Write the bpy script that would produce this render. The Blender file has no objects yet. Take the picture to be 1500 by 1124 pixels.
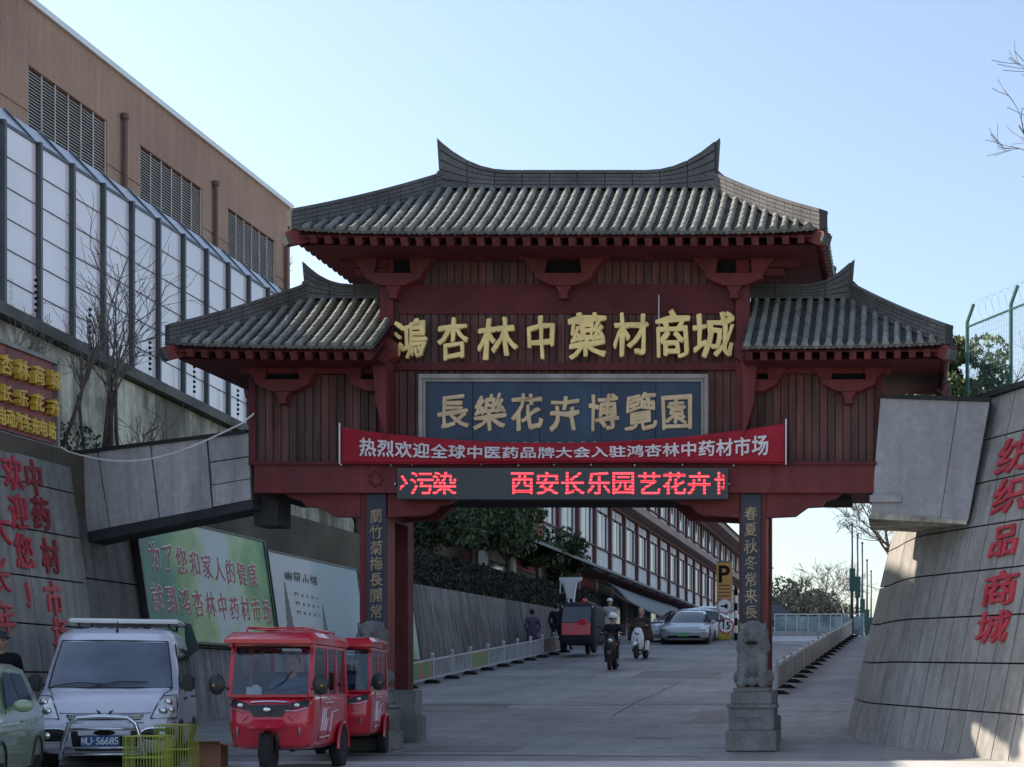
import bpy, bmesh, math, random
from mathutils import Vector, Matrix, noise
R = math.radians
rnd = random.Random(7)
S = bpy.context.scene
COL = S.collection

# ------------------------------------------------------------------ camera, sky, sun, exposure
F = 2250.0            # focal length in photo pixels
VX, VY = 1320.0, 1010.0   # where the street's level lines meet
CZ = 1.65
cam = bpy.data.cameras.new('camera')
cam.sensor_width = 36
cam.lens = F / 1500 * 36
cam.shift_x = (750 - VX) / 1500
cam.shift_y = (VY - 562) / 1500
cam.clip_end = 3000
co = bpy.data.objects.new('camera', cam)
COL.objects.link(co)
co.location = (0, 0, CZ)
co.rotation_euler = (R(90), 0, 0)
S.camera = co

SUN_AZ = Vector((-.985, .16, 0)).normalized()
SUN_EL = R(35)
sun_dir = Vector((SUN_AZ.x * math.cos(SUN_EL), SUN_AZ.y * math.cos(SUN_EL), math.sin(SUN_EL)))
W = bpy.data.worlds.new('World')
S.world = W
W.use_nodes = True
nt = W.node_tree
sky = nt.nodes.new('ShaderNodeTexSky')
sky.sky_type = 'NISHITA'
sky.sun_disc = False
sky.sun_elevation = SUN_EL
sky.sun_rotation = math.atan2(sun_dir.x, sun_dir.y)
sky.air_density = 1.25
sky.dust_density = 2.0
sky.ozone_density = 3.0
sky.altitude = 400
bg = nt.nodes['Background']
bg.inputs['Strength'].default_value = 0.12
hs = nt.nodes.new('ShaderNodeHueSaturation')   # thin winter haze: a paler blue
hs.inputs['Saturation'].default_value = .84
hs.inputs['Value'].default_value = 1.0
nt.links.new(sky.outputs[0], hs.inputs['Color'])
nt.links.new(hs.outputs[0], bg.inputs[0])
sl = bpy.data.lights.new('sun', 'SUN')
sl.energy = 4.2
sl.angle = R(.5)
sl.color = (1, .88, .73)
so = bpy.data.objects.new('sun', sl)
COL.objects.link(so)
so.rotation_euler = (-sun_dir).to_track_quat('-Z', 'Y').to_euler()
so.location = (-30, 40, 60)
S.view_settings.view_transform = 'Standard'
S.view_settings.look = 'None'
S.view_settings.gamma = 1
S.view_settings.exposure = 1.08
S.cycles.max_bounces = 6
S.cycles.transparent_max_bounces = 12

# ------------------------------------------------------------------ helpers
def PX(px, Y): return (px - VX) * Y / F
def PZ(py, Y): return CZ + (VY - py) * Y / F
def P(px, py, Y): return Vector((PX(px, Y), Y, PZ(py, Y)))
def gz(Y):
    """height of the street at distance Y"""
    if Y < 24: return .033 * Y
    if Y < 65: return .792 + .075 * (Y - 24)
    if Y < 70:
        t = Y - 65
        return 3.867 + .075 * t - .0075 * t * t
    return 4.054

class MB:
    """mesh builder"""
    def __init__(s, org=(0, 0, 0)):
        s.v = []; s.f = []; s.m = []; s.o = Vector(org); s.cur = 0
    def add(s, vs, fs):
        n = len(s.v)
        s.v += [Vector(p) - s.o for p in vs]
        for f in fs:
            s.f.append([n + i for i in f]); s.m.append(s.cur)
        return s
    def box(s, x0, x1, y0, y1, z0, z1):
        vs = [(x, y, z) for z in (z0, z1) for y in (y0, y1) for x in (x0, x1)]
        return s.add(vs, [(0, 2, 3, 1), (4, 5, 7, 6), (0, 1, 5, 4), (2, 6, 7, 3), (0, 4, 6, 2), (1, 3, 7, 5)])
    def cbox(s, c, sz, bev=0):
        h = Vector(sz) / 2; c = Vector(c)
        if bev <= 0: return s.box(c.x-h.x, c.x+h.x, c.y-h.y, c.y+h.y, c.z-h.z, c.z+h.z)
        b = min(bev, h.x*.9, h.y*.9, h.z*.9)
        bm = bmesh.new(); bmesh.ops.create_cube(bm, size=1)
        for v in bm.verts: v.co = Vector((v.co.x*2*h.x, v.co.y*2*h.y, v.co.z*2*h.z)) + c
        bmesh.ops.bevel(bm, geom=bm.edges[:], offset=b, segments=2, affect='EDGES')
        return s.bm(bm)
    def bm(s, bm, M=None):
        bm.verts.ensure_lookup_table()
        vs = [(M @ v.co if M else v.co.copy()) for v in bm.verts]
        fs = [[v.index for v in f.verts] for f in bm.faces]
        bm.free()
        return s.add(vs, fs)
    def prism(s, pts, y0, y1, axis='y'):
        """polygon (a,b) extruded; axis y: (x,z) polygon; axis x: (y,z); axis z: (x,y)"""
        n = len(pts)
        def mk(a, b, d):
            return {'y': (a, d, b), 'x': (d, a, b), 'z': (a, b, d)}[axis]
        vs = [mk(a, b, y0) for a, b in pts] + [mk(a, b, y1) for a, b in pts]
        fs = [list(range(n)), list(range(2*n-1, n-1, -1))]
        for i in range(n):
            j = (i+1) % n
            fs.append((j, i, n+i, n+j))
        return s.add(vs, fs)
    def loft(s, rings, closed=True, caps=True):
        n = len(rings[0]); vs = []; fs = []
        for r in rings: vs += list(r)
        for i in range(len(rings)-1):
            for j in range(n if closed else n-1):
                k = (j+1) % n
                fs.append((i*n+j, i*n+k, (i+1)*n+k, (i+1)*n+j))
        if caps and closed:
            fs.append(list(range(n-1, -1, -1)))
            fs.append([(len(rings)-1)*n+j for j in range(n)])
        return s.add(vs, fs)
    def tube(s, pts, r, n=8, caps=True):
        pts = [Vector(p) for p in pts]
        rs = r if isinstance(r, (list, tuple)) else [r]*len(pts)
        rings = []; a = None
        for i, p in enumerate(pts):
            d = (pts[min(i+1, len(pts)-1)] - pts[max(i-1, 0)]).normalized()
            if a is None:
                a = d.orthogonal().normalized()
            else:
                a = (a - d * a.dot(d))
                a = a.normalized() if a.length > 1e-6 else d.orthogonal().normalized()
            b = d.cross(a)
            rings.append([p + (a*math.cos(2*math.pi*k/n) + b*math.sin(2*math.pi*k/n)) * rs[i] for k in range(n)])
        return s.loft(rings, True, caps)
    def bar(s, a, b, w, h=None, up=(0, 0, 1)):
        a = Vector(a); b = Vector(b); h = h or w
        d = (b-a).normalized(); u = Vector(up)
        sd = d.cross(u)
        if sd.length < 1e-4: sd = Vector((1, 0, 0))
        sd.normalize(); u = sd.cross(d)
        q = lambda p: [p + sd*w/2 + u*h/2, p - sd*w/2 + u*h/2, p - sd*w/2 - u*h/2, p + sd*w/2 - u*h/2]
        return s.loft([q(a), q(b)])
    def lathe(s, prof, c=(0, 0, 0), axis='z', n=24, caps=True):
        c = Vector(c); rings = []
        for r, h in prof:
            ring = []
            for k in range(n):
                t = 2*math.pi*k/n; a, b = r*math.cos(t), r*math.sin(t)
                ring.append(c + Vector({'z': (a, b, h), 'x': (h, a, b), 'y': (a, h, b)}[axis]))
            rings.append(ring)
        return s.loft(rings, True, caps)
    def sphere(s, c, r, seg=12, sc=(1, 1, 1)):
        bm = bmesh.new(); bmesh.ops.create_uvsphere(bm, u_segments=seg, v_segments=max(6, seg*2//3), radius=1)
        return s.bm(bm, Matrix.Translation(Vector(c)) @ Matrix.Diagonal((r*sc[0], r*sc[1], r*sc[2], 1)))
    def grid(s, fn, nu, nv):
        vs = [fn(i/nu, j/nv) for j in range(nv+1) for i in range(nu+1)]
        fs = [(j*(nu+1)+i, j*(nu+1)+i+1, (j+1)*(nu+1)+i+1, (j+1)*(nu+1)+i) for j in range(nv) for i in range(nu)]
        return s.add(vs, fs)
    def mesh(s, name, mats, smooth=False):
        me = bpy.data.meshes.new(name)
        me.from_pydata([tuple(v) for v in s.v], [], s.f)
        for m in (mats if isinstance(mats, (list, tuple)) else [mats]): me.materials.append(m)
        if any(s.m): me.polygons.foreach_set('material_index', s.m)
        bm = bmesh.new(); bm.from_mesh(me)
        bmesh.ops.recalc_face_normals(bm, faces=bm.faces)
        bm.to_mesh(me); bm.free()
        if smooth:
            me.shade_smooth() if smooth is True else me.shade_smooth()
            if smooth is not True: me.set_sharp_from_angle(angle=R(smooth))
        me.update()
        return me
    def build(s, name, mats, parent=None, smooth=False, kind=None):
        return link(name, s.mesh(name, mats, smooth), parent, kind=kind)

def link(name, data, parent=None, loc=None, rot=None, kind=None):
    o = bpy.data.objects.new(name, data)
    COL.objects.link(o)
    if parent is not None: o.parent = parent
    if loc is not None: o.location = loc
    if rot is not None: o.rotation_euler = rot
    if kind: o['kind'] = kind
    return o
def tag(o, label, cat, group=None):
    o['label'] = label; o['category'] = cat
    if group: o['group'] = group
    return o
def thing(name, label, cat, loc=(0, 0, 0), rz=0, group=None):
    o = bpy.data.objects.new(name, None)
    o.empty_display_size = .3
    COL.objects.link(o); o.location = loc; o.rotation_euler = (0, 0, rz)
    return tag(o, label, cat, group)
def struct(o):
    o['kind'] = 'structure'; return o
def copy_tree(o, parent=None):
    c = o.copy(); COL.objects.link(c); c.parent = parent
    for ch in o.children: copy_tree(ch, c)
    return c

# ------------------------------------------------------------------ materials
def nn(nt, t, **k):
    n = nt.nodes.new(t)
    for a, b in k.items(): setattr(n, a, b)
    return n
def mat(name, col, rough=.7, metal=0, var=.18, scale=1.5, fine=.1, bump=0, bscale=30, streak=0, dirt=0, dirtcol=(.03, .03, .03),
        coat=0, obj=False, stretch=(1, 1, 1), spec=.5, emit=None, estr=0, trans=0, alpha=1, dlo=.52, dhi=.68):
    m = bpy.data.materials.new(name); m.use_nodes = True
    t = m.node_tree; b = t.nodes['Principled BSDF']
    b.inputs['Roughness'].default_value = rough
    b.inputs['Metallic'].default_value = metal
    b.inputs['Specular IOR Level'].default_value = spec
    if coat: b.inputs['Coat Weight'].default_value = coat; b.inputs['Coat Roughness'].default_value = .04
    if trans: b.inputs['Transmission Weight'].default_value = trans
    if alpha < 1: b.inputs['Alpha'].default_value = alpha
    if emit: b.inputs['Emission Color'].default_value = (*emit, 1); b.inputs['Emission Strength'].default_value = estr
    if obj:
        src = nn(t, 'ShaderNodeTexCoord').outputs['Object']
    else:
        src = nn(t, 'ShaderNodeNewGeometry').outputs['Position']
    mp = nn(t, 'ShaderNodeMapping'); mp.inputs['Scale'].default_value = stretch
    t.links.new(src, mp.inputs[0]); v = mp.outputs[0]
    def mul(cur, fac_socket, lo, hi):
        mr = nn(t, 'ShaderNodeMapRange'); mr.inputs[1].default_value = .3; mr.inputs[2].default_value = .7
        mr.inputs[3].default_value = lo; mr.inputs[4].default_value = hi
        t.links.new(fac_socket, mr.inputs[0])
        vm = nn(t, 'ShaderNodeVectorMath', operation='SCALE')
        t.links.new(cur, vm.inputs[0]); t.links.new(mr.outputs[0], vm.inputs['Scale'])
        return vm.outputs[0]
    rgb = nn(t, 'ShaderNodeRGB'); rgb.outputs[0].default_value = (*col, 1)
    cur = rgb.outputs[0]
    if var:
        n1 = nn(t, 'ShaderNodeTexNoise'); n1.inputs['Scale'].default_value = scale; n1.inputs['Detail'].default_value = 6
        t.links.new(v, n1.inputs['Vector']); cur = mul(cur, n1.outputs[0], 1-var, 1+var)
    if fine:
        n2 = nn(t, 'ShaderNodeTexNoise'); n2.inputs['Scale'].default_value = scale*17; n2.inputs['Detail'].default_value = 3
        t.links.new(v, n2.inputs['Vector']); cur = mul(cur, n2.outputs[0], 1-fine, 1+fine)
    if streak:
        m2 = nn(t, 'ShaderNodeMapping'); m2.inputs['Scale'].default_value = (6, 6, .35)
        t.links.new(src, m2.inputs[0])
        n3 = nn(t, 'ShaderNodeTexNoise'); n3.inputs['Scale'].default_value = 1; n3.inputs['Detail'].default_value = 5
        t.links.new(m2.outputs[0], n3.inputs['Vector']); cur = mul(cur, n3.outputs[0], 1-streak, 1+streak)
    if dirt:
        n4 = nn(t, 'ShaderNodeTexNoise'); n4.inputs['Scale'].default_value = scale*.8; n4.inputs['Detail'].default_value = 9; n4.inputs['Roughness'].default_value = .7
        m3 = nn(t, 'ShaderNodeMapping'); m3.inputs['Scale'].default_value = (1, 1, .45); m3.inputs['Location'].default_value = (3, 7, 1)
        t.links.new(src, m3.inputs[0]); t.links.new(m3.outputs[0], n4.inputs['Vector'])
        mr = nn(t, 'ShaderNodeMapRange'); mr.inputs[1].default_value = dlo; mr.inputs[2].default_value = dhi; mr.inputs[4].default_value = dirt
        t.links.new(n4.outputs[0], mr.inputs[0])
        mx = nn(t, 'ShaderNodeMix', data_type='RGBA'); t.links.new(mr.outputs[0], mx.inputs[0])
        t.links.new(cur, mx.inputs[6]); mx.inputs[7].default_value = (*dirtcol, 1); cur = mx.outputs[2]
    t.links.new(cur, b.inputs['Base Color'])
    if bump:
        n5 = nn(t, 'ShaderNodeTexNoise'); n5.inputs['Scale'].default_value = bscale; n5.inputs['Detail'].default_value = 5
        t.links.new(v, n5.inputs['Vector'])
        bp = nn(t, 'ShaderNodeBump'); bp.inputs['Strength'].default_value = bump; bp.inputs['Distance'].default_value = .02
        t.links.new(n5.outputs[0], bp.inputs['Height']); t.links.new(bp.outputs[0], b.inputs['Normal'])
    return m

M = {}
M['road'] = mat('road_concrete', (.25, .238, .228), .75, var=.22, scale=.35, fine=.14, bump=.25, bscale=40, dirt=.35, dirtcol=(.07, .072, .08), spec=.3)
M['path'] = mat('path_concrete', (.21, .205, .205), .85, var=.18, scale=.8, fine=.1, bump=.25, dirt=.3, dirtcol=(.08, .08, .08), spec=.3)
M['slab'] = mat('pale_kerb_sun_strip', (.48, .47, .45), .8, var=.15, scale=.6, fine=.1, bump=.2, dirt=.3, dirtcol=(.16, .16, .16), spec=.3)  # kerb and crest concrete; on the near road it stands in for sunlight
def roadfix(m):
    t = m.node_tree; b = t.nodes['Principled BSDF']; src = b.inputs['Base Color'].links[0].from_socket
    g = nn(t, 'ShaderNodeNewGeometry')
    for sc, lo, hi in (((.25, 3.2, 1), .86, 1.14), ((2.2, .06, 1), .88, 1.08), ((.12, .5, 1), .85, 1.12)):
        mp = nn(t, 'ShaderNodeMapping'); mp.inputs['Scale'].default_value = sc; t.links.new(g.outputs['Position'], mp.inputs[0])
        n = nn(t, 'ShaderNodeTexNoise'); n.inputs['Scale'].default_value = 1; n.inputs['Detail'].default_value = 7; n.inputs['Roughness'].default_value = .65; t.links.new(mp.outputs[0], n.inputs['Vector'])
        mr = nn(t, 'ShaderNodeMapRange'); mr.inputs[1].default_value = .35; mr.inputs[2].default_value = .65; mr.inputs[3].default_value = lo; mr.inputs[4].default_value = hi; t.links.new(n.outputs[0], mr.inputs[0])
        v = nn(t, 'ShaderNodeVectorMath', operation='SCALE'); t.links.new(src, v.inputs[0]); t.links.new(mr.outputs[0], v.inputs['Scale']); src = v.outputs[0]
    t.links.new(src, b.inputs['Base Color'])
roadfix(M['road'])
M['patch'] = mat('road_patch_concrete', (.19, .175, .16), .8, var=.2, scale=.9, fine=.15, bump=.3, dirt=.4, dirtcol=(.13, .12, .11), spec=.3)
M['tar'] = mat('tar_joint', (.03, .03, .033), .8, var=.1, spec=.3)
M['earth'] = mat('terrace_earth', (.10, .085, .065), .95, var=.3, scale=.7, bump=.5, spec=.2)
M['panelL'] = mat('grey_wall_panel', (.235, .225, .21), .8, var=.22, scale=.5, streak=.28, bump=.25, bscale=45, dirt=.35, dirtcol=(.055, .055, .055), spec=.3)
M['panelR'] = mat('right_wall_panel', (.29, .28, .262), .8, var=.14, scale=.5, streak=.2, bump=.2, bscale=45, dirt=.22, dirtcol=(.09, .09, .09), spec=.3)
M['joint'] = mat('dark_joint', (.035, .036, .038), .9, var=.1, spec=.2)
M['rampwall'] = mat('ramp_wall_concrete', (.14, .133, .122), .9, var=.3, scale=.5, streak=.45, bump=.3, dirt=.3, dirtcol=(.16, .155, .15), spec=.2)
M['girder'] = mat('girder_concrete', (.42, .41, .41), .8, var=.15, scale=.6, streak=.22, bump=.2, bscale=25, dirt=.5, dirtcol=(.11, .11, .12), spec=.3)
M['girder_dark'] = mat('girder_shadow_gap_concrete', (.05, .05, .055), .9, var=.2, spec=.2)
M['stain_sun_patch'] = mat('stained_sun_patch_concrete', (.52, .49, .40), .9, var=.35, scale=1.1, streak=.35, bump=.4, dirt=.9, dirtcol=(.12, .115, .09), spec=.2, dlo=.40, dhi=.58)  # real dark stains; pale patches painted in for dappled sunlight
M['cap'] = mat('old_coping', (.12, .12, .11), .9, var=.3, bump=.3, spec=.2)
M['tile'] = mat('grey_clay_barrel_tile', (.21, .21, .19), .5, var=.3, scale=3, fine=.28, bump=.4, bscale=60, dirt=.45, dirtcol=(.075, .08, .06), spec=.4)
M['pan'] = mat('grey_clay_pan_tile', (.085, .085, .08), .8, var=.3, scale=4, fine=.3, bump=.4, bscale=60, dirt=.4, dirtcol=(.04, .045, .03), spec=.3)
M['ridge'] = mat('grey_ridge_brick', (.10, .10, .10), .8, var=.28, scale=2.5, fine=.25, bump=.5, bscale=50, dirt=.4, dirtcol=(.06, .065, .06), spec=.3)
M['ridge_d'] = mat('ridge_mortar', (.05, .05, .052), .9, var=.2, spec=.2)
M['red'] = mat('gate_red_paint', (.14, .028, .029), .6, var=.2, scale=1.6, fine=.12, bump=.12, bscale=35, dirt=.55, dirtcol=(.085, .026, .028), streak=.18, spec=.25)
M['red_f'] = mat('faded_red_rafter', (.12, .033, .032), .7, var=.35, scale=5, fine=.2, dirt=.4, dirtcol=(.07, .03, .03), spec=.2)
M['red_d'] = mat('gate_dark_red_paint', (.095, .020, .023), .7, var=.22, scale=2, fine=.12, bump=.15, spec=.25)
M['plank'] = mat('weathered_brown_plank', (.12, .055, .048), .75, var=.3, scale=1.2, fine=.15, streak=.3, bump=.25, bscale=25, stretch=(6, 6, .8), spec=.25)
M['plank2'] = mat('weathered_brown_plank_dark', (.085, .050, .046), .78, var=.3, scale=1.2, fine=.15, streak=.35, bump=.25, bscale=25, stretch=(6, 6, .8), spec=.25)
M['black'] = mat('black_gap', (.012, .012, .013), .9, var=.1, spec=.2)
M['gold'] = mat('gold_leaf_letter', (.78, .58, .24), .5, metal=.35, var=.15, scale=4, fine=.08, dirt=.3, dirtcol=(.33, .25, .11))
M['gold2'] = mat('dull_bronze_letter', (.55, .40, .24), .6, metal=.15, var=.15, scale=4, fine=.08, dirt=.3, dirtcol=(.26, .18, .10))
M['blueboard'] = mat('dark_blue_board', (.020, .040, .075), .5, var=.3, scale=1.3, fine=.1, streak=.25, dirt=.2, dirtcol=(.05, .06, .075), spec=.4)
M['couplet'] = mat('dark_couplet_board', (.016, .026, .045), .5, var=.35, scale=2, dirt=.3, dirtcol=(.03, .03, .035))
M['dullgilt'] = mat('dull_gilt_letter', (.34, .26, .17), .6, var=.25, scale=6, dirt=.5, dirtcol=(.14, .11, .08))
M['greyframe'] = mat('grey_moulding', (.25, .235, .22), .6, var=.2, scale=3, dirt=.3, dirtcol=(.12, .1, .1))
M['stone'] = mat('carved_grey_stone', (.16, .165, .165), .85, var=.3, scale=3, fine=.2, bump=.7, bscale=30, dirt=.45, dirtcol=(.06, .065, .06), spec=.25)
M['stone2'] = mat('plinth_stone', (.19, .19, .185), .85, var=.3, scale=2, fine=.15, bump=.5, dirt=.5, dirtcol=(.08, .075, .06), spec=.25)
M['brown'] = mat('brown_render', (.39, .25, .185), .85, var=.15, scale=.35, fine=.05, streak=.09, bump=.15, spec=.2)
M['brown_d'] = mat('brown_pipe', (.16, .085, .07), .6, var=.15)
M['louver'] = mat('grey_louvre', (.52, .48, .45), .6, var=.15, scale=2)
M['white'] = mat('white_paint', (.72, .73, .74), .5, var=.08, scale=2, dirt=.15, dirtcol=(.4, .4, .4))
M['trim'] = mat('bright_roof_trim', (.78, .79, .8), .4, var=.05)
M['steel_g'] = mat('grey_steel_post', (.085, .095, .11), .45, metal=.5, var=.15)
M['green_steel'] = mat('green_steel', (.035, .11, .085), .5, var=.15)
M['alu'] = mat('aluminium', (.5, .5, .52), .35, metal=.8, var=.08)
M['darkmetal'] = mat('dark_metal', (.04, .042, .045), .45, metal=.6, var=.15)
M['rubber'] = mat('tyre_rubber', (.022, .022, .023), .85, var=.2, scale=8, bump=.3, bscale=80, spec=.25, obj=True)
M['plastic'] = mat('black_plastic', (.02, .02, .021), .45, var=.1, obj=True)
M['chrome'] = mat('chrome', (.7, .7, .72), .18, metal=1, var=.05)
M['bark'] = mat('bark', (.09, .07, .055), .95, var=.3, scale=6, bump=.6, spec=.2)
M['twig'] = mat('grey_twig', (.14, .12, .105), .9, var=.25, scale=3, spec=.2)
M['skin'] = mat('skin', (.42, .25, .17), .55, var=.08, obj=True)
M['hair'] = mat('black_hair', (.015, .013, .012), .6, var=.1, obj=True)
def leafmat(name, c1, c2):
    m = bpy.data.materials.new(name); m.use_nodes = True; t = m.node_tree; b = t.nodes['Principled BSDF']
    g = nn(t, 'ShaderNodeNewGeometry'); r = nn(t, 'ShaderNodeValToRGB')
    r.color_ramp.elements[0].color = (*c1, 1); r.color_ramp.elements[1].color = (*c2, 1)
    t.links.new(g.outputs['Random Per Island'], r.inputs[0]); t.links.new(r.outputs[0], b.inputs['Base Color'])
    b.inputs['Roughness'].default_value = .6; b.inputs['Specular IOR Level'].default_value = .3
    return m
M['leaf'] = leafmat('evergreen_leaf', (.014, .030, .014), (.07, .10, .04))
M['leaf2'] = leafmat('bush_leaf', (.03, .06, .02), (.13, .16, .07))
M['hedge'] = leafmat('hedge_leaf', (.016, .02, .014), (.045, .045, .03))
M['dryleaf'] = leafmat('dry_leaf', (.13, .11, .06), (.32, .28, .2))

def glass(name, tint=(.8, .85, .88), mixf=.75, rough=.03):
    """pane: mostly see-through with a clear reflection"""
    m = bpy.data.materials.new(name); m.use_nodes = True; t = m.node_tree
    t.nodes.remove(t.nodes['Principled BSDF']); out = t.nodes['Material Output']
    g = nn(t, 'ShaderNodeBsdfGlossy'); g.inputs['Roughness'].default_value = rough; g.inputs['Color'].default_value = (.85, .88, .92, 1)
    tr = nn(t, 'ShaderNodeBsdfTransparent'); tr.inputs['Color'].default_value = (*tint, 1)
    fr = nn(t, 'ShaderNodeFresnel'); fr.inputs['IOR'].default_value = 1.45
    ad = nn(t, 'ShaderNodeMath', operation='ADD'); ad.inputs[1].default_value = .06
    mx = nn(t, 'ShaderNodeMixShader')
    t.links.new(fr.outputs[0], ad.inputs[0]); t.links.new(ad.outputs[0], mx.inputs[0])
    t.links.new(tr.outputs[0], mx.inputs[1]); t.links.new(g.outputs[0], mx.inputs[2])
    t.links.new(mx.outputs[0], out.inputs[0])
    return m
M['clear'] = glass('clear_windscreen', (.78, .82, .86))
M['darkglass'] = mat('dark_car_glass', (.03, .037, .048), .06, var=.3, scale=1.2, fine=0, spec=.8, obj=True)
M['bluglass'] = mat('bluish_windscreen', (.085, .10, .135), .05, var=.55, scale=1.6, fine=0, spec=1, obj=True)  # lighter blue with broad blotches stands in for reflections on the glass
M['winglass'] = mat('window_glass', (.05, .06, .07), .1, var=.3, scale=.4, fine=0, spec=.8)

# ------------------------------------------------------------------ lettering
_tc = {}
def glyph(ch, bold=.012, depth=.02, brush=0):
    key = (ch, bold, depth, brush)
    if key in _tc: return _tc[key]
    c = bpy.data.curves.new('t', 'FONT'); c.body = ch; c.size = 1
    c.align_x = 'CENTER'; c.align_y = 'CENTER'; c.extrude = depth/2; c.offset = 0
    c.resolution_u = 3
    o = bpy.data.objects.new('t', c); COL.objects.link(o)
    dg = bpy.context.evaluated_depsgraph_get()
    me = bpy.data.meshes.new_from_object(o.evaluated_get(dg))
    bpy.data.objects.remove(o); bpy.data.curves.remove(c)
    vs = [v.co.copy() for v in me.vertices]; fs = [list(p.vertices) for p in me.polygons]
    bpy.data.meshes.remove(me)
    if vs:
        x0 = min(v.x for v in vs); x1 = max(v.x for v in vs); y0 = min(v.y for v in vs); y1 = max(v.y for v in vs)
        cx, cy = (x0+x1)/2, (y0+y1)/2
        for v in vs: v.x -= cx; v.y -= cy
        if brush:
            k = sum(map(ord, ch))
            for v in vs:
                n = noise.noise_vector(Vector((v.x*2.4 + k, v.y*2.4, k*.7)))
                n2 = noise.noise_vector(Vector((v.x*7 + k, v.y*7, k*.3)))
                v.x += n.x*.10*brush + n2.x*.03*brush
                v.z += n2.z*.012*min(1, depth/.03)
                v.y += n.y*.10*brush + n2.y*.03*brush + v.x*.10*brush
    if bold > .006 and vs:
        n = len(vs); v0 = [v.copy() for v in vs]; f0 = list(fs)
        k = 6 if bold < .03 else 8
        for j in range(k):
            an = 2*math.pi*j/k + .37; rb = bold*(.9-.017*j); off = Vector((math.cos(an)*rb, math.sin(an)*rb, -.0006*(j+1)))
            fs = fs + [[i+len(vs) for i in f] for f in f0]; vs = vs + [v+off for v in v0]
    _tc[key] = (vs, fs)
    return _tc[key]
def letter(ch, fn, name, m, parent=None, bold=.012, depth=.02, brush=0, org=(0, 0, 0)):
    """fn(x, y, d) maps glyph space to the world"""
    vs, fs = glyph(ch, bold, depth, brush)
    if not vs: return None
    b = MB(org); b.add([fn(v.x, v.y, v.z) for v in vs], fs)
    return b.build(name, m, parent)
def flat(c, w, h, right=(1, 0, 0), up=(0, 0, 1), nrm=(0, -1, 0)):
    c = Vector(c); r = Vector(right); u = Vector(up); n = Vector(nrm)
    return lambda x, y, d: c + r*(x*w) + u*(y*h) + n*(d)

# ------------------------------------------------------------------ ground
def ground():
    ys = [-40, -10, 0, 10, 16, 20, 24] + [24+i*2 for i in range(1, 21)] + [65, 66, 67, 68, 69, 70, 75, 90, 130, 200, 400, 900, 2000]
    xs = [-2000, -300, -60, -20, -12.9, -6, 0, 8, 20, 60, 300, 2000]
    b = MB(); n = len(xs)
    b.add([(x, y, gz(y)) for y in ys for x in xs],
          [(j*n+i, j*n+i+1, (j+1)*n+i+1, (j+1)*n+i) for j in range(len(ys)-1) for i in range(n-1)])
    struct(b.build('ground', M['road'], smooth=True))
    # sidewalk strips beyond each guard rail, one step above the road
    def strip(name, xa, xb, y0, y1, m, dz=.004, n=24):
        b = MB()
        b.grid(lambda u, v: (xa(y0+(y1-y0)*v) if u < .5 else xb(y0+(y1-y0)*v), y0+(y1-y0)*v, gz(y0+(y1-y0)*v)+dz), 1, n)
        return struct(b.build(name, m))
    strip('left_walkway', lambda y: -13.0, lambda y: -11.5, 30, 66, M['path'])
    strip('crest_slab', lambda y: -5.9, lambda y: railx(y)-.3, 60.8, 65.5, M['slab'], .005)
    strip('right_walkway', lambda y: railx(y)+.18, lambda y: 0.4, 33, 66, M['path'])
    b = MB(); b.grid(lambda u, v: (-13+18*u, 17.2+3.3*v + .25*u, gz(17.2+3.3*v+.25*u)+.004), 12, 3)
    struct(b.build('painted_sun_strip', M['slab']))  # pale band across the road, painted in for a sunlit foreground strip
    # slab joints of the ramp
    b = MB()
    for y in (21.6, 31.2, 43.5):
        b.grid(lambda u, v: (-11.4+8.6*u, y+.05*v+.12*math.sin(u*9+y), gz(y+.05*v+.12*math.sin(u*9+y))+.006), 16, 1)
    struct(b.build('slab_joints', M['tar']))
    for x, y, w, d, c in ((-4.0, 24.8, .60, .10, 'tar'), (-3.1, 27.5, 1.5, 2.4, 'patch'), (-8.8, 29.5, 1.9, 2.0, 'patch'), (-5.9, 39, 2.2, 3.2, 'patch'), (-6.5, 22.4, 1.6, 1.1, 'patch')):
        b = MB(); b.grid(lambda u, v: (x+w*(u-.5)+.05*math.sin(v*5), y+d*v+.04*math.sin(u*4), gz(y+d*v+.04*math.sin(u*4))+.003), 6, 6)
        struct(b.build('drain_slot' if c == 'tar' else 'road_patch', M[c]))
    for k, (x, y, dx, dy) in enumerate(((-5.42, 28.7, .05, 9.0), (-5.9, 27.6, .5, .2), (-5.6, 31, -1.4, 1.2), (-9.4, 33, 2.0, .6), (-3.6, 44, -2.2, 2.0))):
        b = MB(); n = 26; rr = random.Random(k); l = []; q = 0
        for i in range(n+1):
            q += rr.gauss(0, .025); t = i/n; X_ = x+dx*t+q; Y_ = y+dy*t-q*.5; l.append((X_, Y_))
        b.add([(a_, c_, gz(c_)+.0075) for a_, c_ in l]+[(a_+.018, c_+.012, gz(c_+.012)+.0075) for a_, c_ in l], [(i, i+1, n+2+i, n+1+i) for i in range(n)])
        struct(b.build('road_crack', M['tar']))
def railx(y): return -2.75 + .65*((y-34)/31)**1.2 if y > 34 else -2.75

# ------------------------------------------------------------------ the gate
XC = -4.98; YF = 23.15; YR = 23.75
gate = thing('memorial_gate', 'large dark red Chinese gate with grey tiled roofs and gold characters spanning the road', 'gate', (XC, YR, gz(23.5)))
GO = tuple(gate.location)
def zf(t, ze, zr): return ze + (zr-ze)*(.86*t + .14*t*t)

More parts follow.
